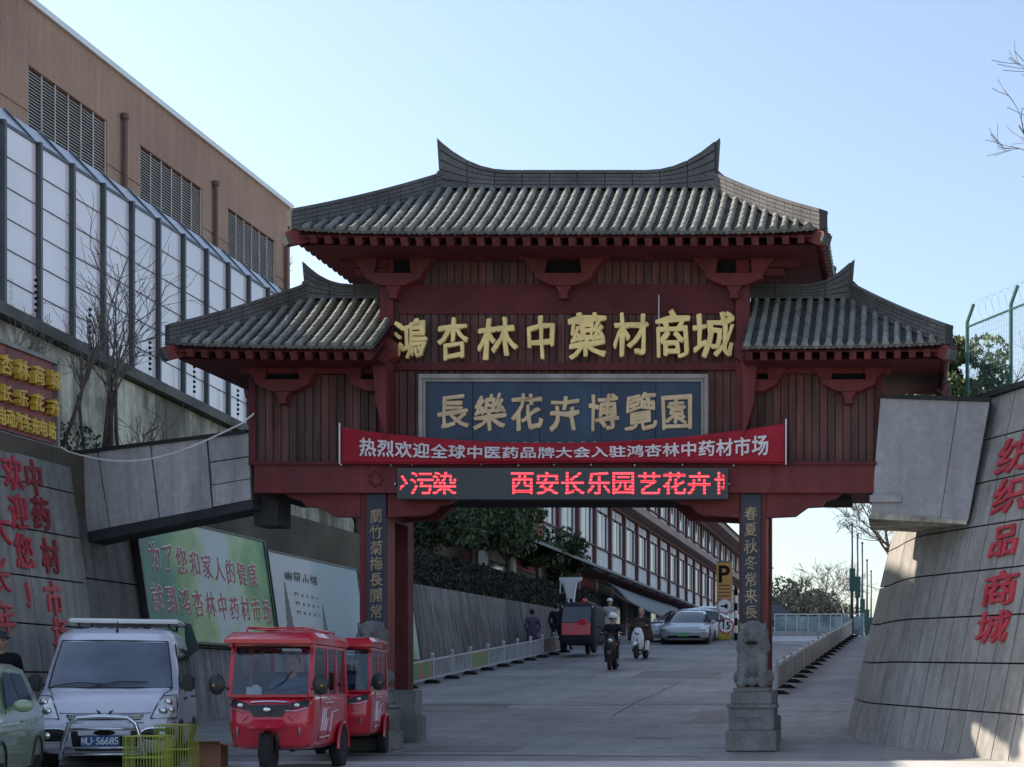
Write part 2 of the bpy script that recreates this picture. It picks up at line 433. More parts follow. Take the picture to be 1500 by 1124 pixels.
def slope(roofpart, kind, sgn, Wd, Rd, D, ze, zr, umin, umax, sp=.166):
    """kind 'f': slope facing -y (sgn -1) or +y (sgn 1); 's': facing +x (sgn 1) or -x (sgn -1)"""
    nseg = 7
    if kind == 'f':
        tm = lambda u: max(0, min(1, (Wd-abs(u))/(Wd-Rd)))
        pt = lambda u, t, h=0: Vector((XC+u, YR+sgn*D*(1-t) , zf(t, ze, zr)+h + .07*(abs(u)/Wd)**6*(1-t)))
        lat = Vector((1, 0, 0))
    else:
        tm = lambda u: max(0, min(1, 1-abs(u)/D))
        pt = lambda u, t, h=0: Vector((XC+sgn*(Wd-(Wd-Rd)*t), YR+u, zf(t, ze, zr)+h + .07*(1-t)))
        lat = Vector((0, 1, 0))
    n = max(1, round((umax-umin)/sp)); sp = (umax-umin)/n
    r = .049
    for i in range(n):
        u = umin + sp*(i+.5)
        T = tm(u)
        if T < .06: continue
        b = MB(GO)
        L = (pt(u, T)-pt(u, 0)).length
        ns = max(1, round(L/.23))
        rings = []
        dx = rnd.uniform(-.008, .008)
        for k in range(ns):
            for e, rr in ((0, r), (1, r*.84)):
                t = T*(k+e)/ns
                p = pt(u, t, .025) + lat*(dx+rnd.uniform(-.003, .003)); q = pt(u, t+.01) - pt(u, t-.01); q.normalize()
                nrm = lat.cross(q); nrm = nrm if nrm.z > 0 else -nrm
                if k == 0 and e == 0: p = p - q*.03
                rings.append([p + (lat*math.cos(a)+nrm*math.sin(a))*rr for a in [math.pi*j/6 for j in range(-1, 8)]])
        b.loft(rings, True, True)
        # round eave end tile
        p = pt(u, 0, .025) + lat*dx; q = (pt(u, .02)-pt(u, 0)).normalized(); nrm = lat.cross(q); nrm = nrm if nrm.z > 0 else -nrm
        c = p - q*.035
        b.loft([[c + q*d + (lat*math.cos(a)+nrm*math.sin(a))*rr for a in [2*math.pi*j/12 for j in range(12)]] for d, rr in ((0, .046), (.004, .056), (.03, .056))])
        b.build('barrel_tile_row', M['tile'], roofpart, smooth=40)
    # pan tiles
    b = MB(GO)
    for i in range(n+1):
        u = umin + sp*i
        ua = max(umin, u-sp/2); ub = min(umax, u+sp/2)
        if ub-ua < .02: continue
        T = max(tm(ua), tm(ub))
        if T <= 0.02: continue
        L = (pt(u, T)-pt(u, 0)).length
        nc = max(1, round(L/.115))
        for k in range(nc):
            t0, t1 = T*k/nc, T*(k+1)/nc
            def q(uu, t, h):
                tt = min(t, max(tm(uu), .001)); return pt(uu, tt, h)
            um = (ua+ub)/2
            row0 = [q(ua, t0, .02), q((ua+um)/2, t0, .0), q(um, t0, -.008), q((ub+um)/2, t0, .0), q(ub, t0, .02)]
            row0b = [p - Vector((0, 0, .022)) for p in row0]
            row1 = [q(ua, t1, -.002), q((ua+um)/2, t1, -.022), q(um, t1, -.03), q((ub+um)/2, t1, -.022), q(ub, t1, -.002)]
            vs = row0 + row1 + row0b
            b.add(vs, [(j, j+1, 6+j, 5+j) for j in range(4)] + [(10+j, 11+j, j+1, j) for j in range(4)])
        # drip lip between the round ends
        e = [pt(ua+(ub-ua)*j/6, 0, .015-.042*math.sin(math.pi*j/6)) for j in range(7)]
        f = [pt(ua+(ub-ua)*j/6, 0, .02) for j in range(7)]
        off = (pt(u, .02)-pt(u, 0)).normalized()*.03
        b.loft([[p-off for p in e+f[::-1]], [p for p in e+f[::-1]]])
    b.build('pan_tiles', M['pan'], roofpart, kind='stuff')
    # boarding under the tiles
    b = MB(GO)
    k = 14
    for h in (-.06, -.085):
        b.grid(lambda a_, c_: pt(umin+(umax-umin)*a_, c_*tm(umin+(umax-umin)*a_), h), 28, 6)
    b.build('roof_boarding', M['red_d'], roofpart)
    # rafters
    rs = .222
    m = round((umax-umin)/rs)
    for i in range(m):
        u = umin + (umax-umin)*(i+.5)/m
        T = min(tm(u), .75)
        b = MB(GO)
        p0 = pt(u, 0, -.15); p1 = pt(u, max(T, .08), -.15)
        q = (p1-p0).normalized()
        nrm = lat.cross(q); nrm = nrm if nrm.z > 0 else -nrm
        b.bar(p0+q*.01, p1, .10, .11, up=nrm)
        b.build('rafter', M['red_f'], roofpart)

def ridge_run(b, bd, pts, w, h, lay=4, seg=.5, taper=None, up=Vector((0, 0, 1))):
    """layered ridge along pts (base points)"""
    pts = [Vector(p) for p in pts]
    n = len(pts)
    hs = [h]*n if not isinstance(h, list) else h
    def ring(p, d, lo, hi, ww):
        s = d.cross(up).normalized()
        return [p+s*ww/2+up*lo, p+s*ww/2+up*hi, p-s*ww/2+up*hi, p-s*ww/2+up*lo]
    ds = [(pts[min(i+1, n-1)]-pts[max(i-1, 0)]).normalized() for i in range(n)]
    bd.loft([ring(p, d, 0, hh*.96, w*.9) for p, d, hh in zip(pts, ds, hs)])
    for k in range(lay):
        a, c = k/lay, (k+.82)/lay
        ww = w*(1.0 if k < lay-1 else 1.12)
        # bricks split along the run
        L = sum((pts[i+1]-pts[i]).length for i in range(n-1))
        m = max(1, round(L/seg)); 
        for j in range(m):
            f0, f1 = (j+.012*(k % 2))/m, (j+1-.03)/m
            def at(f):
                x = f*(n-1); i = min(int(x), n-2); r = x-i
                return pts[i].lerp(pts[i+1], r), ds[i].lerp(ds[i+1], r).normalized(), hs[i]*(1-r)+hs[i+1]*r
            rr = []
            for f in (f0, (f0+f1)/2, f1):
                p, d, hh = at(f); rr.append(ring(p, d, hh*a, hh*c, ww))
            b.loft(rr)

def roof(name, Wd, Rd, D, ze, zr, tipx, ztip, rh, cut=None):
    rp = link(name, None, gate) if False else MB(GO).build(name, M['ridge_d'], gate)
    bpy.data.objects.remove(rp)
    b = MB(GO); bd = MB(GO)
    # inner core of the roof so nothing shows through
    mm = []
    core = MB(GO)
    if cut is None:
        base = [(XC-Wd+.12, YR-D+.12), (XC+Wd-.12, YR-D+.12), (XC+Wd-.12, YR+D-.12), (XC-Wd+.12, YR+D-.12)]
        core.add([(x, y, ze-.16) for x, y in base] + [(XC-Rd, YR, zr-.3), (XC+Rd, YR, zr-.3)], [(0, 1, 5, 4), (1, 2, 5), (2, 3, 4, 5), (3, 0, 4), (0, 3, 2, 1)])
    else:
        for s in ([-1] if cut < 0 else [1]):
            a = s*abs(cut)
            base = [(XC+a, YR-D+.12), (XC+s*(Wd-.12), YR-D+.12), (XC+s*(Wd-.12), YR+D-.12), (XC+a, YR+D-.12)]
            core.add([(x, y, ze-.16) for x, y in base] + [(XC+a, YR, zr-.3), (XC+s*Rd, YR, zr-.3)], [(0, 1, 5, 4), (1, 2, 5), (2, 3, 4, 5), (3, 0, 4), (0, 3, 2, 1)])
    rp = core.build(name, M['red_d'], gate)
    sides = (-1, 1) if cut is None else ((-1,) if cut < 0 else (1,))
    if cut is None: u0, u1 = -Wd, Wd
    elif cut < 0: u0, u1 = -Wd, -abs(cut)
    else: u0, u1 = abs(cut), Wd
    slope(rp, 'f', -1, Wd, Rd, D, ze, zr, u0, u1)
    slope(rp, 'f', 1, Wd, Rd, D, ze, zr, u0, u1)
    for s in sides: slope(rp, 's', s, Wd, Rd, D, ze, zr, -D, D)
    # main ridge with upswept finials
    b = MB(GO); bd = MB(GO)
    ia = u0 if cut is not None and cut > 0 else (-(Rd+.02))
    x0 = XC + (-Rd-.02 if (cut is None or cut < 0) else abs(cut)); x1 = XC + (Rd+.02 if (cut is None or cut > 0) else -abs(cut))
    N = 28; pts = []; hs = []
    span = 1.05 if cut is None else .72
    for i in range(N+1):
        x = x0 + (x1-x0)*i/N
        d = min([abs(x-(XC+s*(Rd+.02))) for s in sides])
        k = max(0, 1-d/span)
        pts.append((x, YR, zr-.03)); hs.append(rh + (ztip-zr-rh+.03)*k**2.1)
    ridge_run(b, bd, pts, .22, hs, 5, .42)
    bd.build('ridge_core', M['ridge_d'], rp)
    b.build('main_ridge', M['ridge'], rp)
    # finial fins: sharp upswept blades at the ridge ends
    for s in sides:
        xe = XC+s*(Rd+.03)
        f = MB(GO)
        prof = [(xe, zr-.02)]
        for i in range(13):
            k = i/12
            prof.append((xe + s*.05*(1-k)**2 - s*(.001+span*.9)*k, zr-.03+rh + (ztip-zr-rh+.05)*(1-k)**2.1 + .02))
        prof.append((xe - s*span*.9, zr-.02))
        f.prism(prof, YR-.06, YR+.06)
        f.build('finial', M['ridge'], rp)
    # hip ridges
    for s in sides:
        for g in (-1, 1):
            b = MB(GO); bd = MB(GO); pts = []
            for i in range(13):
                t = 1-i/12
                pts.append((XC+s*(Wd-(Wd-Rd)*t+.0), YR+g*D*(1-t), zf(t, ze, zr)-.05+.07*(1-t)))
            ridge_run(b, bd, pts, .17, .31, 5, .2)
            bd.build('hip_core', M['ridge_d'], rp)
            b.build('hip_ridge', M['ridge'], rp)
            # corner rafter under the hip
            c = MB(GO)
            p1 = Vector((XC+s*(Wd+.03), YR+g*(D+.03), ze-.12)); p0 = Vector((XC+s*(Wd-(Wd-Rd)*.8), YR+g*D*.2, zf(.8, ze, zr)-.22))
            c.bar(p0, p1, .15, .2)
            c.build('corner_rafter', M['red'], rp)
            c = MB(GO); d = (p1-p0).normalized()
            c.bar(p1-d*.02, p1+d*.03, .17, .15)
            c.build('corner_tile', M['ridge'], rp)
    # tile-edge board
    for g in (-1, 1):
        b = MB(GO); b.box(XC+u0+.05, XC+u1-.05, YR+g*D-.03*g, YR+g*(D-.08), ze-.062, ze-.035)
        b.build('eave_board', M['red'], rp)
    for s in sides:
        b = MB(GO); b.box(min(XC+s*Wd, XC+s*(Wd-.08)), max(XC+s*Wd, XC+s*(Wd-.08)), YR-D+.1, YR+D-.1, ze-.062, ze-.035)
        b.build('eave_board', M['red'], rp)
    return rp

DU, DL = 1.55, 1.45
YEU, YEL = YR-DU, YR-DL
ZEU = PZ(340, YEU); ZRU = PZ(276, YR); ZEL = PZ(508, YEL); ZRL = PZ(437, YR)
WU, RU = 3.86, 2.1
WL, RL = 5.68, 4.18
roof('upper_roof', WU, RU, DU, ZEU, ZRU, 0, PZ(208, YR), PZ(252, YR)-ZRU+.03)
roof('lower_left_roof', WL, RL, DL, ZEL, ZRL, 0, PZ(388, YR), PZ(418, YR)-ZRL+.02, cut=-2.66)
roof('lower_right_roof', WL, RL, DL, ZEL, ZRL, 0, PZ(385, YR), PZ(418, YR)-ZRL+.02, cut=2.66)

def gbox(name, m, px0, px1, py0, py1, y0, y1, bev=0, parent=gate):
    b = MB(GO); b.box(PX(px0, y0), PX(px1, y0), y0, y1, PZ(py1, y0), PZ(py0, y0))
    return b.build(name, m, parent)
def gpoly(name, m, pts, y0, y1, parent=gate):
    b = MB(GO); b.prism([(PX(x, y0), PZ(y, y0)) for x, y in pts], y0, y1)
    return b.build(name, m, parent)
YB = YF+1.2       # back face of the body
# dark cores that the planks are nailed to
gbox('centre_body', M['red_d'], 566, 1088, 352, 684, YF+.05, YB)
gbox('left_body', M['red_d'], 372, 566, 512, 684, YF+.05, YB)
gbox('right_body', M['red_d'], 1088, 1288, 512, 684, YF+.05, YB)
# planks
def planks(px0, px1, py0, py1, Y, n, mats=('plank', 'plank2')):
    b = MB(); w = (PX(px1, Y)-PX(px0, Y))/n; h = PZ(py0, Y)-PZ(py1, Y)
    mm = []
    for k in range(2):
        b = MB(); b.cbox((0, 0, h/2), (w-.012, .03, h), .004); mm.append(b.mesh('plank', M[mats[k]]))
    for i in range(n):
        o = link('plank', mm[0 if rnd.random() < .6 else 1], gate)
        o.location = (PX(px0, Y)+w*(i+.5)-GO[0], Y-GO[1]+rnd.uniform(-.006, .006), PZ(py1, Y)-GO[2])
planks(574, 1082, 366, 533, YF+.03, 44)
planks(574, 1082, 541, 682, YF+.03, 44)
planks(366, 552, 545, 682, YF+.03, 16)
planks(1098, 1292, 545, 682, YF+.03, 17)
gbox('paint_band', M['red_d'], 584, 1074, 417, 460, YF-.012, YF+.014)
gbox('name_rail', M['red_d'], 572, 1084, 531, 542, YF-.045, YF+.012)
# posts beside the centre body, and the outer corner posts
for a, c in ((556, 576), (1078, 1098)):
    gbox('post', M['red'], a, c, 378, 682, YF-.07, YF+.045)
for a, c in ((364, 374), (1284, 1294)):
    gbox('corner_post', M['red_d'], a, c, 540, 682, YF-.02, YF+.042)
# main beam, its lower board and stepped corbels
gbox('main_beam', M['red'], 372, 1280, 680, 722, YF-.16, YB-.02)
gbox('beam_cap', M['red_d'], 368, 1284, 676, 681, YF-.19, YF-.02)
gbox('soffit_board', M['black'], 404, 1246, 722, 732, YF+.1, YB-.06)
for s in (-1, 1):
    cx = 548 if s < 0 else 1103
    f = lambda dx: cx + s*dx
    gpoly('corbel', M['red'], [(f(20), 722.3), (f(132), 722.3), (f(124), 729), (f(106), 734), (f(100), 742), (f(80), 743), (f(70), 750), (f(62), 756), (f(20), 758)], YF-.05, YF+.12)
    gpoly('corbel', M['red'], [(f(-20), 722.3), (f(-128), 722.3), (f(-118), 732), (f(-106), 738), (f(-92), 740), (f(-84), 749), (f(-74), 754), (f(-20), 758)], YF-.05, YF+.12)
    gpoly('corbel', M['red_d'], [(f(20), 722.3), (f(132), 722.3), (f(124), 729), (f(106), 734), (f(100), 742), (f(80), 743), (f(70), 750), (f(62), 756), (f(20), 758)], YB-.2, YB-.04)
    gpoly('corbel', M['red_d'], [(f(-20), 722.3), (f(-150), 722.3), (f(-132), 734), (f(-114), 744), (f(-104), 752), (f(-94), 762), (f(-20), 766)], YB-.2, YB-.04)
    # front and rear columns on stone plinths
    xa, xb = PX(cx-20, YF), PX(cx+20, YF)
    b = MB(GO); b.box(xa, xb, YF-.03, YF+.32, gz(23.3)+.62, PZ(722.5, YF)); col = b.build('column', M['red'], gate)
    b = MB(GO); b.box((xa+xb)/2-.15-.04*(s<0), (xa+xb)/2+.13+.04*(s>0), YB-.02, YB+.26, gz(24.4)+.8, PZ(705, YB)); b.build('rear_column', M['red_d'], gate)
    b = MB(GO)
    b.cbox(((xa+xb)/2, YB+.14, gz(24.4)+.40), (.5, .42, .84), .02); b.cbox(((xa+xb)/2, YB+.14, gz(24.4)+.2), (.6, .5, .44), .02)
    b.build('column_plinth', M['stone2'], gate)
    b = MB(GO); b.cbox(((xa+xb)/2, YF+.15, gz(23.3)+.3), (.52, .46, .66), .02); b.build('column_plinth', M['stone2'], gate)
    # side brackets against the columns in depth
    b = MB(GO); b.box(xa+.06, xb-.06, YF+.32, YB-.02, PZ(760, YF), PZ(724, YF)); b.build('tie_beam', M['red_d'], gate)
# bracket sets
def bracket(cx, dy, k=1.0, half=0, y0=None):
    y0 = y0 or YF-.16
    q = lambda pts: [(cx+x*k, 417+dy+(y-417)*k) for x, y in pts]
    polys = [('bracket_bar', [(-66, 365), (66, 365), (64, 378), (-64, 378)], 0.02),
             ('bracket_strut', [(-60, 378), (-24, 378), (-27, 400), (-42, 400)], .0),
             ('bracket_strut', [(60, 378), (24, 378), (27, 400), (42, 400)], .0),
             ('bracket_arm', [(-43, 400), (43, 400), (40, 407), (26, 414), (16, 418), (-16, 418), (-26, 414), (-40, 407)], .03),
             ('bracket_slot', [(-27, 384), (27, 384), (27, 399.5), (-27, 399.5)], -.11)]
    if not half: polys.append(('bracket_neck', [(-12, 418), (12, 418), (6, 428), (6, 437), (-6, 437), (-6, 428)], .0))
    for nm, pts, off in polys:
        if half:
            pts = [(x if x*half > 0 else 0, y) for x, y in pts]
            c = []
            for p in pts:
                if not c or c[-1] != p: c.append(p)
            if len(c) > 1 and c[0] == c[-1]: c.pop()
            if len(set(x for x, y in c)) < 2: continue
            pts = c
        gpoly(nm, M['black'] if 'slot' in nm else M['red'], q(pts), y0-off, YF+.02)
for cx in (575, 825, 1075): bracket(cx, 0)
bracket(413, 155, .95); bracket(1243, 155, .95)
bracket(553, 155, .95, half=-1); bracket(1100, 155, .95, half=1)
# eave purlins under the rafters
gbox('purlin', M['red_d'], 470, 1170, 352, 366, YF-.42, YF-.26)
gbox('purlin', M['red'], 505, 1140, 366.4, 378, YF-.10, YF+.012)
gbox('purlin', M['red_d'], 330, 556, 522, 533, YF-.42, YF-.26)
gbox('purlin', M['red_d'], 1098, 1322, 522, 533, YF-.42, YF-.26)
gbox('purlin', M['red'], 352, 556, 533.4, 547, YF-.10, YF+.012)
gbox('purlin', M['red'], 1098, 1306, 533.4, 547, YF-.10, YF+.012)
gbox('back_purlin', M['red_d'], 470, 1170, 352, 366, YB+.2, YB+.36)
for pa in (610, 700, 765, 885, 950, 1035):
    gbox('purlin_block', M['red'], pa-7, pa+7, 366, 378, YF-.24, YF-.101)
for pa in (385, 440, 480, 520, 1130, 1170, 1215, 1270):
    gbox('purlin_block', M['red'], pa-6, pa+6, 523, 533, YF-.24, YF-.101)
# dark loft space between lower ridge and upper eave at both sides
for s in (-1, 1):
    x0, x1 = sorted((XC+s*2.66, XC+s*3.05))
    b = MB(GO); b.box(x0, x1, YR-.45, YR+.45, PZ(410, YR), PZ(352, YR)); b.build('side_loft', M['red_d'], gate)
    for k, (za, zb, w) in enumerate(((402, 392, .5), (390, 378, .72), (376, 364, .95))):
        x0, x1 = sorted((XC+s*2.72, XC+s*(2.72+w)))
        b = MB(GO); b.box(x0, x1, YR-.10, YR+.10, PZ(za, YR), PZ(zb, YR)); b.build('side_bracket', M['red_d'], gate)
        b = MB(GO); b.box(x0, x1, YF-.1, YF+.06, PZ(za+4, YF), PZ(zb+4, YF)); b.build('side_bracket', M['red_d'], gate)
# curved braces under the lower eaves next to the posts
for s in (-1, 1):
    f = (lambda x: x) if s < 0 else (lambda x: 1654-x)
    gpoly('curved_brace', M['red'], [(f(543), 520), (f(550), 512), (f(562), 518), (f(570), 532), (f(566), 545), (f(566), 640), (f(558), 618), (f(550), 590), (f(548), 560)], YF-.32, YF-.075)
    gpoly('brace_head', M['red'], [(f(556), 498), (f(566), 494), (f(578), 500), (f(578), 522), (f(566), 530), (f(556), 520)], YF-.30, YF-.06)

# couplet boards
def couplet(cx, chars, y0, step, label):
    bd = gbox('couplet_board', M['couplet'], cx-14, cx+14, 724, 936, YF-.07, YF-.032)
    for i, ch in enumerate(chars):
        y = y0+step*i
        c = P(cx, y, YF-.078)
        letter(ch, flat(c, .20, .225), 'character', M['dullgilt'], bd, bold=.010, depth=.012, brush=.8, org=GO)
couplet(551, '蘭竹菊梅長開常在', 756, 23.3, '')
couplet(1100, '春夏秋冬常来長', 752, 24.2, '')

# gold name in relief
for i, (ch, px, w, h) in enumerate(zip('鴻杏林中藥材商城', (601, 664, 728, 793, 860, 925, 985, 1046), (50, 46, 60, 48, 56, 56, 56, 62), (60, 60, 60, 62, 66, 64, 70, 70))):
    c = P(px, (497 if i < 4 else 494)-i*.6, YF-.11)
    k = .0103
    letter(ch, flat(c, w*k*1.0, h*k*1.0), 'gold_character', M['gold'], gate, bold=.024, depth=.06, brush=.85, org=GO)
# blue name board
nb = gbox('name_board', M['blueboard'], 622, 1029, 556, 668, YF-.16, YF-.10)
for nm, x0, x1, a, c, yy in (('frame_rail', 613, 1037, 548, 554, .22), ('inner_moulding', 619, 1031, 554.4, 559, .19), ('frame_rail', 613, 1037, 664, 670, .22)):
    gbox(nm, M['greyframe'], x0, x1, a, c, YF-yy, YF-.06, parent=nb)
for x0, x1, yy in ((613, 618.6, .22), (1031.4, 1037, .22), (619, 623, .19), (1027, 1031, .19)):
    gbox('frame_stile', M['greyframe'], x0, x1, 554.4 if yy > .2 else 559.4, 663.6, YF-yy, YF-.06, parent=nb)
for x in (692, 790, 880, 960):
    gbox('board_seam', M['black'], x, x+.8, 560, 663, YF-.1625, YF-.16, parent=nb)
for ch, px in zip('長樂花卉博覽園', (663, 718, 772, 828, 884, 938, 991)):
    c = P(px, 604, YF-.17)
    letter(ch, flat(c, .49, .56), 'bronze_character', M['gold2'], nb, bold=.024, depth=.03, brush=.8, org=GO)
for i, ch in enumerate('二〇〇六年秋日書'):
    letter(ch, flat(P(752+i*17, 651, YF-.165), .09, .09), 'small_character', M['gold2'], nb, bold=.01, depth=.004, org=GO)
# small carved rosette over the left column and lamp bolts on the beam
b = MB(GO)
for k in range(7):
    a = k*.9; c = P(551, 702, YF-.165) + Vector((math.cos(a)*.09, 0, math.sin(a)*.1))
    b.sphere(c, .035, 8, (1, .4, 1))
b.build('carved_rosette', M['red_d'], gate)
for px, py in ((573, 682), (604, 681), (706, 681), (760, 682), (812, 681), (866, 681), (930, 682), (1000, 681), (579, 709), (1068, 709), (1075, 682), (500, 681)):
    b = MB(GO); b.lathe([(.012, -.02), (.016, .0), (.016, .03)], P(px, py, YF-.19), 'y', 8); b.build('bolt', M['alu'], gate)
# thin white cable on the gate front
b = MB(GO); b.tube([P(965, 432, YF-.1), P(965, 462, YF-.12), P(966, 492, YF-.12)], .007, 5); b.build('cable', M['white'], gate)

# ------------------------------------------------------------------ cloth banner
def clothmat(name, c):
    return mat(name, c, .75, var=.12, scale=2, fine=.06, spec=.2)
M['banner'] = clothmat('red_banner_cloth', (.30, .016, .03))
M['bannertext'] = mat('white_print', (.62, .58, .60), .7, var=.08, spec=.2)
ban = thing('banner', 'red cloth banner with white characters sagging across the gate above the screen', 'banner', P(825, 678, YF-.30))
BO = tuple(ban.location)
def ban_fn(u, v):
    """u 0..1 left to right, v 0 bottom..1 top"""
    px = 499+(1150-499)*u
    top = 625*(1-u)+619*u + 27*math.sin(math.pi*u)**.8
    bot = 677 + 1.5*math.sin(u*7)
    d = .03*math.sin(u*31+v*3)*(.3+abs(u-.5)) + .05*math.sin(math.pi*v)*math.sin(u*9+1) + .02*math.sin(v*14 + u*6)*math.sin(math.pi*u)
    Y = YF-.29 + d*.6
    return P(px, bot+(top-bot)*v, Y)
b = MB(BO); b.grid(ban_fn, 150, 14); c = b.build('cloth', M['banner'], ban, smooth=True)
sm = c.modifiers.new('s', 'SOLIDIFY'); sm.thickness = .006
txt = '热烈欢迎全球中医药品牌大会入驻鸿杏林中药材市场'
for i, ch in enumerate(txt):
    uc = .062+(.944-.062)*i/(len(txt)-1)
    vs, fs = glyph(ch, .03, .004)
    b = MB(BO)
    b.add([ban_fn(uc+v.x*.039, .48+v.y*.60) + Vector((0, -.014+v.z, 0)) for v in vs], fs)
    b.build('character', M['bannertext'], ban)
for u in (0, 1):
    b = MB(BO); s = -1 if u == 0 else 1
    b.tube([ban_fn(u, 1)+Vector((s*.015, -.01, .05)), ban_fn(u, 0)+Vector((s*.015, -.01, -.03))], .013, 6); b.build('end_pole', M['alu'], ban)
b = MB(BO); b.tube([ban_fn(i/40, -.02)+Vector((0, -.01, -.005)) for i in range(41)], .008, 5); b.build('hem_cord', M['banner'], ban)

# ------------------------------------------------------------------ LED screen
led = thing('led_screen', 'long black LED sign with scrolling red characters under the gate beam', 'led sign', P(822, 730, YF-.30))
LO = tuple(led.location)
M['ledcase'] = mat('led_case', (.045, .052, .058), .5, var=.15)
b = MB(LO); b.box(PX(582, YF-.3), PX(1066, YF-.3), YF-.30, YF-.165, PZ(731, YF-.3), PZ(686, YF-.3)); b.build('case', M['ledcase'], led)
b = MB(LO); b.box(PX(585, YF-.3), PX(1062, YF-.3), YF-.306, YF-.3, PZ(728, YF-.3), PZ(689, YF-.3)); b.build('screen_face', mat('led_face', (.03, .036, .04), .4, var=.1), led)
m = bpy.data.materials.new('led_red'); m.use_nodes = True; t = m.node_tree; bs = t.nodes['Principled BSDF']
bs.inputs['Base Color'].default_value = (.15, .01, .015, 1)
g = nn(t, 'ShaderNodeNewGeometry'); sx = nn(t, 'ShaderNodeSeparateXYZ'); t.links.new(g.outputs['Position'], sx.inputs[0])
mu = nn(t, 'ShaderNodeMath', operation='MULTIPLY'); mu.inputs[1].default_value = 2*math.pi/.0485; t.links.new(sx.outputs[2], mu.inputs[0])
si = nn(t, 'ShaderNodeMath', operation='SINE'); t.links.new(mu.outputs[0], si.inputs[0])
mr = nn(t, 'ShaderNodeMapRange'); mr.inputs[1].default_value = -.5; mr.inputs[2].default_value = .2; mr.inputs[3].default_value = .25; mr.inputs[4].default_value = 1.5; t.links.new(si.outputs[0], mr.inputs[0])
bs.inputs['Emission Color'].default_value = (1, .05, .07, 1); t.links.new(mr.outputs[0], bs.inputs['Emission Strength'])
M['led'] = m
for ch, px in [('污', 622), ('染', 651)] + list(zip('西安长乐园艺花卉', (765, 802, 839, 877, 913, 951, 988, 1024))):
    if ch == '污': px = 618
    letter(ch, flat(P(px, 708, YF-.309), .37, .365), 'lit_character', M['led'], led, bold=.016, depth=.003, org=LO)
def clipped(ch, pxc, x_lo, x_hi):
    vs, fs = glyph(ch, .016, .003)
    fn = flat(P(pxc, 708, YF-.309), .37, .365)
    pts = [fn(v.x, v.y, v.z) for v in vs]
    bm = bmesh.new(); vv = [bm.verts.new(p) for p in pts]
    for f in fs:
        try: bm.faces.new([vv[i] for i in f])
        except ValueError: pass
    for x, n in ((x_lo, (-1, 0, 0)), (x_hi, (1, 0, 0))):
        bmesh.ops.bisect_plane(bm, geom=bm.verts[:]+bm.edges[:]+bm.faces[:], plane_co=(x, 0, 0), plane_no=n, clear_outer=True)
    b = MB(LO); b.bm(bm)
    if b.v: b.build('lit_character', M['led'], led)
clipped('少', 580, PX(586, YF-.309), PX(600, YF-.309))
clipped('博', 1064, PX(1040, YF-.309), PX(1061, YF-.309))
# ------------------------------------------------------------------ guardian lions
def fuse(caps, voxel, mats, name, parent, smooth=True, org=(0, 0, 0), jit=0):
    """union of tapered capsules remeshed into one skin. caps: (p0, r0, p1, r1, matindex)"""
    b = MB()
    for p0, r0, p1, r1, mi in caps:
        p0 = Vector(p0); p1 = Vector(p1); d = p1-p0
        if d.length < 1e-5:
            b.sphere(p0, r0, 12); continue
        L = d.length; q = d.normalized(); pts = []; rs = []
        for k in range(5):
            a = math.pi/2*(1-k/4); pts.append(p0 - q*r0*math.sin(a)*.999); rs.append(max(.0015, r0*math.cos(a)))
        for k in range(1, 5):
            pts.append(p0.lerp(p1, k/4)) ; rs.append(r0+(r1-r0)*k/4)
        for k in range(1, 5):
            a = math.pi/2*k/4; pts.append(p1 + q*r1*math.sin(a)*.999); rs.append(max(.0015, r1*math.cos(a)))
        b.tube(pts, rs, 12)
    o = b.build('tmp', mats[0])
    md = o.modifiers.new('r', 'REMESH'); md.mode = 'VOXEL'; md.voxel_size = voxel; md.use_smooth_shade = True
    m2 = o.modifiers.new('s', 'SMOOTH'); m2.factor = .5; m2.iterations = 2
    dg = bpy.context.evaluated_depsgraph_get()
    me = bpy.data.meshes.new_from_object(o.evaluated_get(dg))
    bpy.data.objects.remove(o)
    me.materials.clear()
    for m_ in mats: me.materials.append(m_)
    if jit:
        for v in me.vertices:
            n = noise.noise_vector(v.co*14); v.co += n*jit
    if len(mats) > 1:
        C_ = [(Vector(a), r0, Vector(c), r1, mi) for a, r0, c, r1, mi in caps]
        idx = []
        for p in me.polygons:
            best = 1e9; bi = 0; c = p.center
            for a, r0, e, r1, mi in C_:
                d = e-a; l2 = d.length_squared
                t = max(0, min(1, (c-a).dot(d)/l2)) if l2 > 1e-9 else 0
                ds = (c-(a+d*t)).length - (r0+(r1-r0)*t)
                if ds < best: best = ds; bi = mi
            idx.append(bi)
        me.polygons.foreach_set('material_index', idx)
    if org != (0, 0, 0):
        for v in me.vertices: v.co -= Vector(org)
    me.name = name
    for p in me.polygons: p.use_smooth = True
    return link(name, me, parent)

